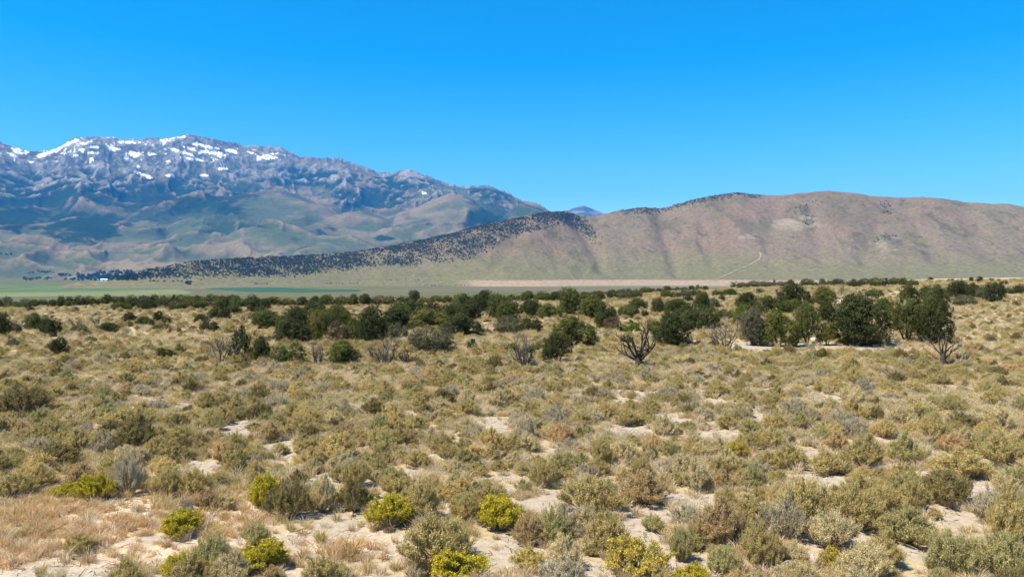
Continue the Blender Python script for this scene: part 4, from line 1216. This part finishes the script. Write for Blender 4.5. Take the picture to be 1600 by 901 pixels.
def build_farm():
    p = land_hit(163, 438.8)
    o = link("farm_building", None, None, p)
    k = Nodes("white_boards"); tc = k.n("ShaderNodeTexCoord").outputs["Object"]
    white = k.done(k.principled(k.mixc(k.noise(tc, 0.5), (0.74, 0.74, 0.72), (0.82, 0.82, 0.80)), 0.6, 0.3).outputs[0])
    k = Nodes("sheet_roof"); tc = k.n("ShaderNodeTexCoord").outputs["Object"]
    roofm = k.done(k.principled(k.mixc(k.noise(tc, 0.4), (0.62, 0.62, 0.62), (0.74, 0.74, 0.73)), 0.45, 0.4).outputs[0])
    k = Nodes("dark_pane"); pane = k.done(k.principled((0.03, 0.035, 0.04), 0.2, 0.5).outputs[0])
    def box(x0, x1, y0, y1, z0, z1):
        V = [(x, y, z) for z in (z0, z1) for y in (y0, y1) for x in (x0, x1)]
        return np.array(V, float), np.array([(0, 2, 3, 1), (4, 5, 7, 6), (0, 1, 5, 4), (2, 6, 7, 3), (0, 4, 6, 2), (1, 3, 7, 5)])
    s = Soup(); s.add(*box(-15, 15, -6, 6, -2, 6)); link("wall", s.mesh("farm_wall", [white]), o)
    s = Soup()
    V = [(-16, -7, 5.8), (16, -7, 5.8), (16, 0, 10), (-16, 0, 10), (-16, 7, 5.8), (16, 7, 5.8)]
    s.add(V, [(0, 1, 2, 3), (3, 2, 5, 4)]); s.add(V, [(0, 3, 4, 0), (1, 5, 2, 1)])
    link("roof", s.mesh("farm_roof", [roofm]), o)
    s = Soup(); s.add(*box(-2, 2, -6.15, -6.0, 0, 4)); link("door", s.mesh("farm_door", [pane]), o)
    for x in (-9, 9):
        s = Soup(); s.add(*box(x - 1.2, x + 1.2, -6.15, -6.0, 2, 4)); link("window", s.mesh("farm_window", [pane]), o)
    tag(o, "tiny white farm building among dark trees across the valley", "building")
build_farm()

# ------------------------------------------------------------------ shrubs
M_sage = leaf_material("sage_leaves", 'object', (0.34, 0.26, 0.15), 0.10, 0.34)
M_sage_i = leaf_material("sage_leaves_scattered", 'instancer', (0.34, 0.26, 0.15), 0.10, 0.34)
M_bloom = leaf_material("rabbitbrush_flowers", (0.54, 0.40, 0.014), (0.36, 0.33, 0.03), 0.2, 0.2)
M_stem = wood_material("sage_wood", (0.24, 0.18, 0.12), (0.46, 0.38, 0.28), 30)
M_grass_i = leaf_material("dry_grass", 'instancer', (0.46, 0.33, 0.17), 0.15, 0.4)
M_grass = leaf_material("bunch_grass", 'object', (0.34, 0.24, 0.13), 0.12, 0.3)

SAGE = []      # (leaf mesh, stem mesh, joined mesh for the scattered ones)
for v in range(10):
    lf, st, _ = sage_parts(400 + v, h=[.62, .72, .8, .66, .75, .58, .7, .64, .78, .68][v], twiggy=[0, 0, .1, .05, 0, .15, .1, .62, .7, .4][v])
    j = Soup(); j.add(*lf.arrays()[:3]); V, T, lv, _ = st.arrays(); j.add(V, T, lv, 1)
    SAGE.append((lf.mesh("sage_foliage", [M_sage]), st.mesh("sage_stems", [M_stem], True), j.mesh("sagebrush_plant", [M_sage_i, M_stem])))
FUZZ = []      # dense grassy shrubs, used in the mass
for v in range(4):
    gp = grass_parts(470 + v, n=620, spread=[.55, .7, .45, .6][v], h=[.62, .5, .7, .56][v], droop=.28, w=.010)
    V, T, lv, _ = gp.arrays(); j = Soup(); j.add(V * np.array([1.15, 1.15, 1]), T, lv)
    FUZZ.append(j.mesh("grassy_shrub", [M_sage_i]))
RABBIT = []
for v in range(5):
    lf, st, bl = sage_parts(500 + v, h=[.62, .7, .56, .66, .6][v], flowers=True)
    RABBIT.append((lf.mesh("rabbitbrush_foliage", [M_sage]), st.mesh("rabbitbrush_stems", [M_stem], True), bl.mesh("rabbitbrush_flowers", [M_bloom])))
GRASS = [grass_parts(600 + v, n=[80, 100, 70, 120, 90, 60][v], spread=[.3, .5, .25, .4, .6, .2][v], h=[.42, .34, .5, .4, .3, .55][v]) for v in range(6)]
GRASS_I = [g_.mesh("grass_tuft", [M_grass_i]) for g_ in GRASS]
GRASS_O = [grass_parts(650 + v, n=170, spread=.35, h=.5, droop=.35, w=.016).mesh("bunch_grass_blades", [M_grass]) for v in range(3)]

TINT = {"olive": (0.450, 0.355, 0.134), "grey": (0.47, 0.40, 0.25), "green": (0.405, 0.350, 0.140), "pale": (0.575, 0.47, 0.24), "brown": (0.455, 0.322, 0.148), "rust": (0.55, 0.385, 0.175), "gold": (0.56, 0.425, 0.162), "dark": (0.235, 0.185, 0.066), "lime": (0.37, 0.325, 0.04)}
SHRUB_WORD = {"olive": "olive", "grey": "grey twiggy", "green": "greyish green", "pale": "pale", "brown": "brown", "rust": "rusty", "gold": "golden", "dark": "dark", "lime": "lime green"}
PLACED = []        # x, y, radius of everything standing on the flat
FRONT = math.cos(0.0)

def put_shrub(x0, x1, top, base, tone, kind="sage", label=None, short=None):
    cx = (x0 + x1) / 2
    wpx = x1 - x0
    # base is the lowest pixel of the shrub: its middle lies half a width farther off
    p = ground_hit(cx, base)
    sc = math.hypot(p[0], p[1], EYE) / FPX
    W = wpx * sc * 0.87
    d = unit(np.array([p[0], p[1]]))
    c = p[:2] + d * W * 0.28
    r = math.hypot(c[0], c[1])
    H = max((base - top) * sc * 0.88, 0.14)
    place_shrub(c[0], c[1], W, H, tone, kind, label, short)

def place_shrub(x, y, W, H, tone, kind, label=None, short=None):
    z = float(ground_z(x, y)) - 0.015
    t = np.array(TINT[tone]) * (0.9 + 0.2 * rng.random())
    colr = (*t, 1)
    if kind == "sage":
        v = rng.integers(7) if tone != "grey" else 7 + rng.integers(3)
        lf, st, _ = SAGE[v]
        o = link("sagebrush", None, None, (x, y, z)); parts = (("foliage", lf), ("stems", st)); cat = "shrub"; noun = "sagebrush"
    elif kind == "rabbit":
        lf, st, bl = RABBIT[rng.integers(5)]
        o = link("rabbitbrush", None, None, (x, y, z)); parts = (("foliage", lf), ("stems", st), ("flowers", bl)); cat = "shrub"; noun = "rabbitbrush"
    else:
        o = link("bunch_grass", GRASS_O[rng.integers(3)], None, (x, y, z)); parts = (); cat = "grass tuft"; noun = "grass tuft"; o["kind"] = "thing"
        o.color = colr
    for nm, m in parts:
        q = link(nm, m, o); q.color = colr
    hb = {"sage": 0.74, "rabbit": 0.74, "tuft": 0.5}[kind]; wb = {"sage": 1.02, "rabbit": 1.05, "tuft": 0.72}[kind]
    o.scale = (W / wb, W / wb, H / hb)
    o.rotation_euler = (rng.normal() * .04, rng.normal() * .04, rng.random() * 6.28)
    tag(o, None, cat, None)
    PLACED.append((x, y, W * 0.5))
    size = "large" if W > 1.25 else ("small" if W < 0.62 else "")
    record(o, noun, (size + " " + SHRUB_WORD[tone]).strip(), label, short)

RB = "rabbit"
SHRUB_LIST = [
 (252, 312, 806, 843, "lime", RB, "round lime-yellow rabbitbrush alone on the orange dry grass", "the round lime rabbitbrush on dry grass"), (122, 171, 748, 786, "lime", RB, "bright lime rabbitbrush at the upper edge of the dry grass", "the bright lime rabbitbrush above dry grass"),
 (85, 119, 757, 777, "lime", RB, "small yellow rabbitbrush left of the bright lime one", "the small yellow rabbitbrush at left"), (306, 361, 841, 902, "green", "sage", "upright bluish green sagebrush with dark shade beneath, between yellow rabbitbrushes", "the upright bluish green sagebrush"),
 (250, 305, 874, 908, "lime", RB, "yellow rabbitbrush cut by the bottom edge beside the bluish green sagebrush", "the yellow rabbitbrush at the bottom edge"), (369, 449, 853, 896, "lime", RB, "wide flat-topped yellow rabbitbrush right of the bluish green sagebrush", "the wide flat-topped rabbitbrush"),
 (186, 213, 861, 886, "olive", "tuft", "green grass tuft on white soil left of the rabbitbrushes", "the green tuft on white soil"), (50, 77, 880, 905, "olive", "tuft", "green grass tuft at the bottom left on white soil", "the tuft at the bottom left"), (184, 198, 830, 841, "olive", "tuft"), (110, 120, 865, 876, "olive", "tuft"), (326, 348, 815, 833, "lime", "tuft"),
 (376, 424, 821, 855, "green", "sage"), (175, 226, 724, 777, "grey", "sage"), (278, 305, 781, 805, "grey", "sage"), (305, 345, 774, 799, "brown", "sage"), (335, 372, 775, 798, "pale", "sage"), (240, 282, 735, 779, "olive", "sage"), (276, 332, 733, 776, "olive", "sage"),
 (-6, 52, 744, 780, "olive", "sage"), (105, 144, 729, 763, "brown", "sage"), (60, 122, 700, 729, "dark", "sage"), (385, 438, 744, 797, "lime", RB, "tall rabbitbrush with a yellow top between grey shrubs", "the tall rabbitbrush between grey shrubs"),
 (420, 487, 750, 814, "dark", "sage", "large dark green sagebrush right of the tall rabbitbrush", "the large dark green sagebrush"), (485, 522, 749, 802, "pale", "sage"), (530, 582, 718, 766, "olive", "sage"), (526, 582, 758, 802, "dark", "sage"), (575, 650, 780, 828, "lime", RB, "brightest yellow dome-shaped rabbitbrush at the edge of the dry grass", "the brightest yellow domed rabbitbrush"),
 (620, 686, 758, 816, "olive", "sage"), (700, 752, 774, 817, "olive", "sage"), (744, 816, 783, 834, "lime", RB, "yellow-topped rabbitbrush with dark shade under it beside pale sand", "the yellow-topped rabbitbrush by sand"), (625, 748, 816, 896, "olive", "sage", "largest sagebrush with yellowish tips, right behind the front yellow rabbitbrush", "the largest yellow-tipped sagebrush"),
 (660, 762, 865, 912, "lime", RB, "big vivid yellow rabbitbrush cut by the bottom edge in front of the largest sagebrush", "the big vivid rabbitbrush at the bottom"), (483, 521, 824, 851, "olive", "tuft"), (475, 502, 866, 890, "olive", "tuft"), (524, 577, 838, 873, "rust", "tuft"), (617, 641, 843, 866, "green", "tuft"), (527, 552, 858, 876, "olive", "tuft"),
 (882, 976, 748, 806, "olive", "sage"), (964, 1052, 746, 792, "brown", "sage"), (800, 851, 810, 855, "brown", "sage"), (860, 906, 796, 836, "grey", "sage"), (908, 982, 810, 864, "olive", "sage"), (1000, 1042, 805, 833, "green", "sage"), (1064, 1113, 728, 771, "pale", "sage"),
 (1114, 1149, 741, 769, "brown", "sage"), (800, 850, 859, 896, "pale", RB, "pale rabbitbrush with one yellow spot on bare sand", "the pale rabbitbrush on bare sand"), (850, 913, 848, 891, "pale", "sage"), (944, 1042, 850, 908, "olive", RB, "large olive rabbitbrush with yellow crown at the bottom edge, beside sand", "the large olive rabbitbrush with yellow crown"),
 (1046, 1084, 828, 881, "green", "sage"), (1058, 1109, 885, 914, "lime", RB, "small vivid yellow rabbitbrush peeking over the bottom edge", "the small vivid rabbitbrush at the bottom"), (1086, 1157, 793, 862, "brown", "sage"), (1099, 1162, 857, 908, "green", "sage"), (1154, 1214, 833, 891, "olive", "sage"), (1135, 1171, 691, 722, "olive", RB, "yellowish rabbitbrush alone in the middle distance among olive shrubs", "the yellowish mid-distance rabbitbrush"),
 (1121, 1151, 767, 793, "olive", "sage"), (1144, 1202, 779, 822, "olive", "sage"), (1193, 1257, 788, 849, "grey", "sage", "grey dead sagebrush with a pale twisted trunk", "the dead pale-trunked sagebrush"), (1258, 1337, 806, 863, "pale", "sage", "large pale grey-green sagebrush right of the grey dead one", "the large pale grey-green sagebrush"),
 (1220, 1302, 755, 827, "olive", "sage"), (1298, 1377, 773, 832, "olive", "sage"), (1374, 1455, 803, 854, "green", "sage"), (1438, 1517, 743, 792, "dark", "sage", "dark-based sagebrush left of the open sand patch", "the dark-based sagebrush beside sand"), (1398, 1452, 758, 802, "olive", "sage"), (1520, 1572, 772, 820, "grey", "sage"), (1545, 1612, 790, 854, "olive", "sage"),
 (1453, 1528, 846, 906, "green", "sage"), (1280, 1322, 856, 892, "olive", RB, "yellowish rabbitbrush at the bottom edge right of the dead logs", "the rabbitbrush by the dead logs"), (1320, 1392, 857, 908, "pale", "sage"), (1358, 1410, 848, 892, "olive", "sage"), (1524, 1606, 848, 908, "green", "sage"), (1190, 1226, 838, 892, "olive", "sage"), (1468, 1547, 716, 750, "olive", "sage"), (1449, 1471, 799, 813, "olive", "sage"),
 (1210, 1262, 700, 735, "olive", "sage"), (1320, 1380, 690, 735, "olive", "sage"), (1390, 1440, 690, 728, "green", "sage"), (1380, 1440, 735, 770, "olive", "sage"), (980, 1020, 712, 752, "olive", "sage"), (920, 965, 690, 730, "olive", "sage"), (1540, 1600, 690, 735, "olive", "sage"), (1390, 1432, 636, 668, "pale", "sage"), (1290, 1330, 640, 672, "grey", "sage"),
 (0, 75, 608, 652, "dark", "sage", "wide dark olive shrub mound at the left edge in mid distance", "the wide dark mound"), (160, 245, 640, 672, "olive", "sage"), (180, 240, 660, 705, "dark", "sage"), (495, 560, 675, 720, "gold", "sage"), (800, 840, 655, 690, "grey", "sage"), (960, 1000, 640, 668, "olive", "sage"), (1440, 1480, 655, 690, "olive", "sage"),
 (95, 150, 680, 712, "olive", "sage"), (330, 370, 690, 722, "rust", "sage"), (1190, 1230, 650, 678, "gold", "sage"), (1195, 1215, 658, 672, "rust", "sage"), (1235, 1260, 600, 620, "gold", "sage"), (620, 655, 590, 608, "rust", "sage"), (880, 900, 635, 650, "rust", "sage"), (1560, 1600, 570, 584, "rust", "sage")]
for S in SHRUB_LIST:
    put_shrub(*S)

# --- random cover between the placed plants
def build_cover():
    cell = 1.5
    grid = {}
    def key(x, y): return (int(math.floor(x / cell)), int(math.floor(y / cell)))
    for x, y, r in PLACED:
        grid.setdefault(key(x, y), []).append((x, y, r))
    for t in THINGS:
        if "juniper" in t["noun"]:
            x, y, _ = t["o"].location
            grid.setdefault(key(x, y), []).append((x, y, 0.5))
    # polar candidates: uniform in area
    N = 105000
    r = np.sqrt(rng.uniform(7.0 ** 2, 330.0 ** 2, N)); a = rng.uniform(R(-40), R(40), N)
    near_n = 34000
    r[:near_n] = np.sqrt(rng.uniform(7.0 ** 2, 75.0 ** 2, near_n))
    order = np.concatenate([np.arange(near_n), near_n + np.nonzero(r[near_n:] > 75)[0]])
    r = r[order]; a = a[order]
    x = r * np.sin(a); y = r * np.cos(a)
    sand = np.maximum(patch_mask(x, y, SAND, 11), np.maximum(patch_mask(x * (1 + .45 / r), y * (1 + .45 / r), SAND, 11), patch_mask(x * (1 + .9 / r), y * (1 + .9 / r), SAND, 11) * (r < 45)))
    dry = patch_mask(x, y, DRY, 21, 0.8)
    gap = small_gaps(x, y)
    dens = 0.5 + 0.5 * fbm(x / 6, y / 6, 3, 201)
    re = edge_r(a)
    cn = fbm(x / 14, y / 14, 4, 203); cn2 = fbm(x / 3.5, y / 3.5, 3, 207)
    out = []
    u = rng.random(len(r)); sz = rng.random(len(r))
    for i in range(len(r)):
        if r[i] > re[i] + 12: continue
        if sand[i] > 0.08 + 0.10 * u[i] or dry[i] > 0.3 + 0.5 * (u[i] if u[i] > .9 else 0): continue
        if gap[i] > 0.5: continue
        rad = 0.15 + 0.40 * sz[i] ** 2.1
        if r[i] < 90:
            k = key(x[i], y[i]); bad = False
            for gx in (-1, 0, 1):
                for gy in (-1, 0, 1):
                    for (qx, qy, qr) in grid.get((k[0] + gx, k[1] + gy), ()):
                        if (qx - x[i]) ** 2 + (qy - y[i]) ** 2 < ((qr + rad) * (0.64 - 0.10 * min(1.0, max(0.0, (r[i] - 22) / 25)) + 0.26 * dens[i])) ** 2:
                            bad = True; break
                    if bad: break
                if bad: break
            if bad: continue
            grid.setdefault(k, []).append((x[i], y[i], rad))
        elif u[i] > 0.80: continue
        c = cn[i] + 0.5 * cn2[i] + 0.5 * (rng.random() - 0.5)
        far = min(1.0, max(0.0, (r[i] - 30) / 50))
        q = rng.random()
        if q < 0.05 - 0.03 * far: tone = "grey"
        elif q < 0.06 + 0.05: tone = "dark"
        elif q < 0.115 + 0.015: tone = "rust"
        elif c < -0.30: tone = "brown" if rng.random() < .5 else "olive"
        elif c < 0.02: tone = "pale" if rng.random() < .35 * far else "olive"
        elif c < 0.18: tone = "gold" if rng.random() < 0.12 + 0.55 * far else "green"
        elif c < 0.38: tone = "pale" if rng.random() < .6 else "gold"
        else: tone = "grey" if rng.random() < .25 else ("pale" if rng.random() < .5 * far else "olive")
        out.append((x[i], y[i], rad * 2, tone))
    return out
COVER = build_cover()
# the ones that show largest stand as plants of their own, the rest is one mass
n_own = sum(1 for t in THINGS if t["noun"] == "sagebrush")
xs = np.array([c[0] for c in COVER]); ys = np.array([c[1] for c in COVER]); ws = np.array([c[2] for c in COVER])
gz = ground_z(xs, ys)
cpx, cpy = project(xs, ys, gz + 0.2)
vis = (cpx > 4) & (cpx < 1596) & (cpy < 900) & (cpy > 440)
show = np.where(vis, ws / np.hypot(xs, ys), 0)
own = set(np.argsort(-show)[:max(0, 296 - n_own)].tolist())
for i in sorted(own):
    x, y, w, tone = COVER[i]
    place_shrub(x, y, w, w * (0.55 + 0.25 * rng.random()), tone, "sage")
rest = [i for i in range(len(COVER)) if i not in own]
co = np.stack([xs[rest], ys[rest], gz[rest] - 0.015], -1)
wr = ws[rest]
fuzzy = np.array([COVER[i][3] in ("gold", "pale", "brown", "rust", "olive") and rng.random() < (0.62 if COVER[i][3] != "olive" else 0.22) for i in rest])
tn = np.array([TINT[COVER[i][3]] for i in rest]) * rng.uniform(0.85, 1.15, (len(rest), 1))
idx = np.array([rng.integers(7) if COVER[i][3] != "grey" else 7 + rng.integers(3) for i in rest])
idx = np.where(fuzzy, len(SAGE) + rng.integers(0, 4, len(rest)), idx)
hs = rng.uniform(0.75, 1.15, len(rest)) * np.interp(np.hypot(xs[rest], ys[rest]), [30, 55], [1, 0.88])
scatter_object("sagebrush_cover", pack(co, np.stack([wr, wr, wr * hs], -1), idx, tn), [s[2] for s in SAGE] + FUZZ, "low sagebrush covering the desert flat out to the trees")

# --- dry grass between the shrubs
def build_grass():
    out_co, out_s, out_t = [], [], []
    def batch(n, r0, r1, smin, smax, rule):
        r = np.sqrt(rng.uniform(r0 ** 2, r1 ** 2, n)); a = rng.uniform(R(-40), R(40), n)
        x = r * np.sin(a); y = r * np.cos(a)
        sand = np.maximum(patch_mask(x, y, SAND, 11), small_gaps(x, y) * 0.8); dry = patch_mask(x, y, DRY, 21, 0.8)
        keep = rule(x, y, r, sand, dry) & (r < edge_r(a) + 10)
        x, y, dry, sand = x[keep], y[keep], dry[keep], sand[keep]
        m = len(x)
        s = rng.uniform(smin, smax, m)
        c = fbm(x / 12, y / 12, 3, 211)
        straw = np.array([0.60, 0.475, 0.285]); orange = np.array([0.62, 0.38, 0.19]); gold = np.array([0.49, 0.40, 0.185]); pale = np.array([0.64, 0.545, 0.385])
        t = mix(straw[None], gold[None], sstep(-0.2, 0.3, c)[:, None])
        t = np.where((rng.random(m) < 0.25)[:, None], pale[None], t)
        t = mix(t, orange[None], (dry * rng.random(m) * 0.9)[:, None]) * rng.uniform(0.85, 1.15, (m, 1))
        out_co.append(np.stack([x, y, ground_z(x, y) - 0.01], -1)); out_s.append(s); out_t.append(t)
    batch(42000, 8, 60, 0.4, 1.0, lambda x, y, r, s, d: (rng.random(len(x)) < np.clip(0.55 - s * 0.62 + d * 0.1, 0.02, 1)))
    batch(9000, 8, 32, 0.3, 0.75, lambda x, y, r, s, d: (rng.random(len(x)) < d * (1 - 0.55 * s)))
    batch(22000, 30, 90, 0.6, 1.15, lambda x, y, r, s, d: rng.random(len(x)) < 0.6 - s)
    batch(80000, 70, 330, 0.9, 1.7, lambda x, y, r, s, d: rng.random(len(x)) < 0.62 - s * .6)
    co = np.concatenate(out_co); s = np.concatenate(out_s); t = np.concatenate(out_t)
    scatter_object("dry_grass", pack(co, s, rng.integers(0, 6, len(co)), t), GRASS_I, "pale dry grass tufts filling the gaps between the shrubs")
build_grass()

# --- pebbles, twigs
def stone_mesh(seed, sub=1):
    import bmesh
    g = np.random.default_rng(seed)
    bm = bmesh.new()
    bmesh.ops.create_icosphere(bm, subdivisions=sub, radius=0.5)
    sc = np.array([1, 0.7 + .3 * g.random(), 0.5 + .2 * g.random()])
    for v in bm.verts:
        k = 0.8 + 0.4 * g.random()
        v.co = (v.co.x * sc[0] * k, v.co.y * sc[1] * k, v.co.z * sc[2] * k)
    me = bpy.data.meshes.new("stone")
    bm.to_mesh(me); bm.free()
    return me
def build_litter():
    k = Nodes("limestone"); tc = k.n("ShaderNodeTexCoord").outputs["Object"]
    n = k.noise(tc, 6, 5)
    stone = k.done(k.principled(k.mixc(k.ramp(n, .3, .7), (0.40, 0.36, 0.31), (0.66, 0.62, 0.55)), 0.9, 0.1, k.bump(n, .5, .05)).outputs[0])
    ms = []
    for v in range(4):
        m = stone_mesh(700 + v); m.materials.append(stone); ms.append(m)
    tw = []
    for v in range(3):
        g = np.random.default_rng(720 + v); s = Soup()
        for q in range(5):
            p = g.normal(size=3) * np.array([.2, .2, 0]) + np.array([0, 0, .02]); d = unit(g.normal(size=3) * np.array([1, 1, .12]))
            s.add(*tube([p, p + d * .15 + g.normal(size=3) * .01, p + d * .32], [.012, .010, .005], 3))
        tw.append(s.mesh("twigs", [M_stem]))
    n = 30000
    r = np.sqrt(rng.uniform(8 ** 2, 55 ** 2, n)); a = rng.uniform(R(-40), R(40), n)
    x = r * np.sin(a); y = r * np.cos(a)
    sand = patch_mask(x, y, SAND, 11)
    keep = rng.random(n) < 0.12 + 0.6 * sand
    x, y = x[keep], y[keep]; m = len(x)
    idx = np.where(rng.random(m) < 0.55, rng.integers(0, 4, m), 4 + rng.integers(0, 3, m))
    s = np.where(idx < 4, 0.03 + 0.10 * rng.random(m) ** 3, rng.uniform(0.4, 1.1, m))
    scatter_object("pebbles", pack(np.stack([x, y, ground_z(x, y)], -1), s, idx, np.ones((m, 3)), 0.2), ms + tw, "pebbles and broken twigs lying on the bare pale soil")
    # a few larger pale stones one can point to
    for (x0, x1, t, b, lab) in [(224, 236, 798, 806, "pale stone lying on the dry grass left of the round lime rabbitbrush"), (646, 654, 622, 628, "lone pale rock among low shrubs in the middle distance"), (1267, 1281, 525, 534, "pale boulder under the tall bare-stemmed juniper behind the sand bank"), (384, 392, 742, 750, "whitish stone just left of the tall rabbitbrush between grey shrubs")]:
        p = ground_hit((x0 + x1) / 2, b); sc = math.hypot(p[0], p[1], EYE) / FPX
        mm = stone_mesh(int(x0), 2); mm.materials.append(stone)
        for pl in mm.polygons: pl.use_smooth = True
        o = link("stone", mm, None, (p[0], p[1], p[2] + (b - t) * sc * .25)); W = (x1 - x0) * sc; o.scale = (W, W, (b - t) * sc * 1.5)
        tag(o, lab, "stone")
    # fallen wood
    for (x0, x1, t, b, seed, lab) in [(1218, 1270, 879, 899, 1, "pile of weathered dead branches at the bottom edge left of a yellowish rabbitbrush"), (1324, 1354, 843, 859, 2, "weathered broken log lying on sand right of the large pale sagebrush"), (595, 616, 866, 875, 3, "small dark piece of dead wood on bare soil left of the largest sagebrush"), (1050, 1064, 753, 762, 4, "short dead log lying at the edge of sand left of a lime sagebrush")]:
        g = np.random.default_rng(740 + seed)
        p = ground_hit((x0 + x1) / 2, b); sc = math.hypot(p[0], p[1], EYE) / FPX; W = (x1 - x0) * sc
        o = link("dead_wood", None, None, p)
        for q in range(6 if seed == 1 else 3):
            s = Soup(); an = g.normal() * .5; d = np.array([math.cos(an), math.sin(an), .08 * g.random()])
            c = np.array([g.normal() * W * .14, abs(g.normal()) * .22, .04 + .03 * q])
            rd = min(W * (.022 + .018 * g.random()), 0.04)
            s.add(*tube([c - d * W * .45, c - d * W * .1 + g.normal(size=3) * .04, c + d * W * .2 + g.normal(size=3) * .04, c + d * W * .45], [rd, rd * 1.1, rd * .8, rd * .35], 6))
            link("branch", s.mesh("dead_branch", [M_pale_wood], True), o)
        tag(o, lab, "dead wood")
build_litter()

# ------------------------------------------------------------------ labels: each names its look and the landmark beside it
VIRTUAL = [("the white farm building", 163, 437), ("the dark teal field", 430, 452), ("the long green field", 90, 450), ("the pale hillside track", 1187, 396), ("the small far summit", 912, 330), ("the top of the dark juniper ridge", 880, 330)]
GROUPS = {"juniper": "junipers scattered along the edge of the flat", "dead juniper": "bare dead junipers", "sagebrush": "sagebrush covering the flat", "rabbitbrush": "yellow rabbitbrushes near the camera", "grass tuft": "green and rusty grass tufts in the foreground"}
ORD = ["nearest", "second", "third", "fourth", "fifth", "sixth", "seventh", "eighth", "ninth", "tenth", "eleventh", "twelfth"]
def sector(dx, dy, virtual=False):
    if virtual:
        return "below" if abs(dx) < 30 else ("below and left of" if dx < 0 else "below and right of")
    ddy = dy * 1.6
    if abs(dx) > abs(ddy) * 2.2: return "left of" if dx < 0 else "right of"
    if abs(ddy) > abs(dx) * 2.2: return "behind" if dy < 0 else "in front of"
    return ("behind and left of" if dx < 0 else "behind and right of") if dy < 0 else ("before and left of" if dx < 0 else "before and right of")
def label_all():
    anchors = [(t["short"], t["px"], t["py"], False, t) for t in THINGS if t["short"]]
    anchors += [(n, x, y, True, None) for n, x, y in VIRTUAL]
    todo = [t for t in THINGS if not t["label"]]
    for t in THINGS:
        t["o"]["group"] = GROUPS[t["noun"]]
        if t["label"]: t["o"]["label"] = t["label"]
    options = {}
    for i, t in enumerate(todo):
        for k, (nm, ax, ay, virt, src) in enumerate(anchors):
            if src is t: continue
            dx, dy = t["px"] - ax, t["py"] - ay
            d = math.hypot(dx, dy * 1.6)
            if virt and (t["noun"] != "juniper" or dy < 0 or t["py"] > 482): continue
            options.setdefault((t["noun"], t["look"], sector(dx, dy, virt), k), []).append((d, i))
    best = {}
    for key, lst in options.items():
        lst.sort()
        for rank, (d, i) in enumerate(lst):
            if rank >= len(ORD): break
            cost = rank * 45 + d
            if i not in best or cost < best[i][0]:
                best[i] = (cost, rank, key)
    miss = 0
    for i, t in enumerate(todo):
        if i not in best:
            miss += 1; continue
        _, rank, (noun, look, sec, k) = best[i]
        if look.split()[-1] == "bright" : look = look
        t["o"]["label"] = "%s %s %s %s %s" % (ORD[rank], look, noun, sec, anchors[k][0])
    for t in THINGS:
        if len(t["o"]["label"].replace("-", " ").split()) > 15: print("LONG", t["o"]["label"])
    print("labels", len(todo), "missing", miss, "max words", max(len(t["o"]["label"].split()) for t in THINGS))
label_all()
print("woodland", n_wood, "things", len(THINGS), "cover", len(COVER))
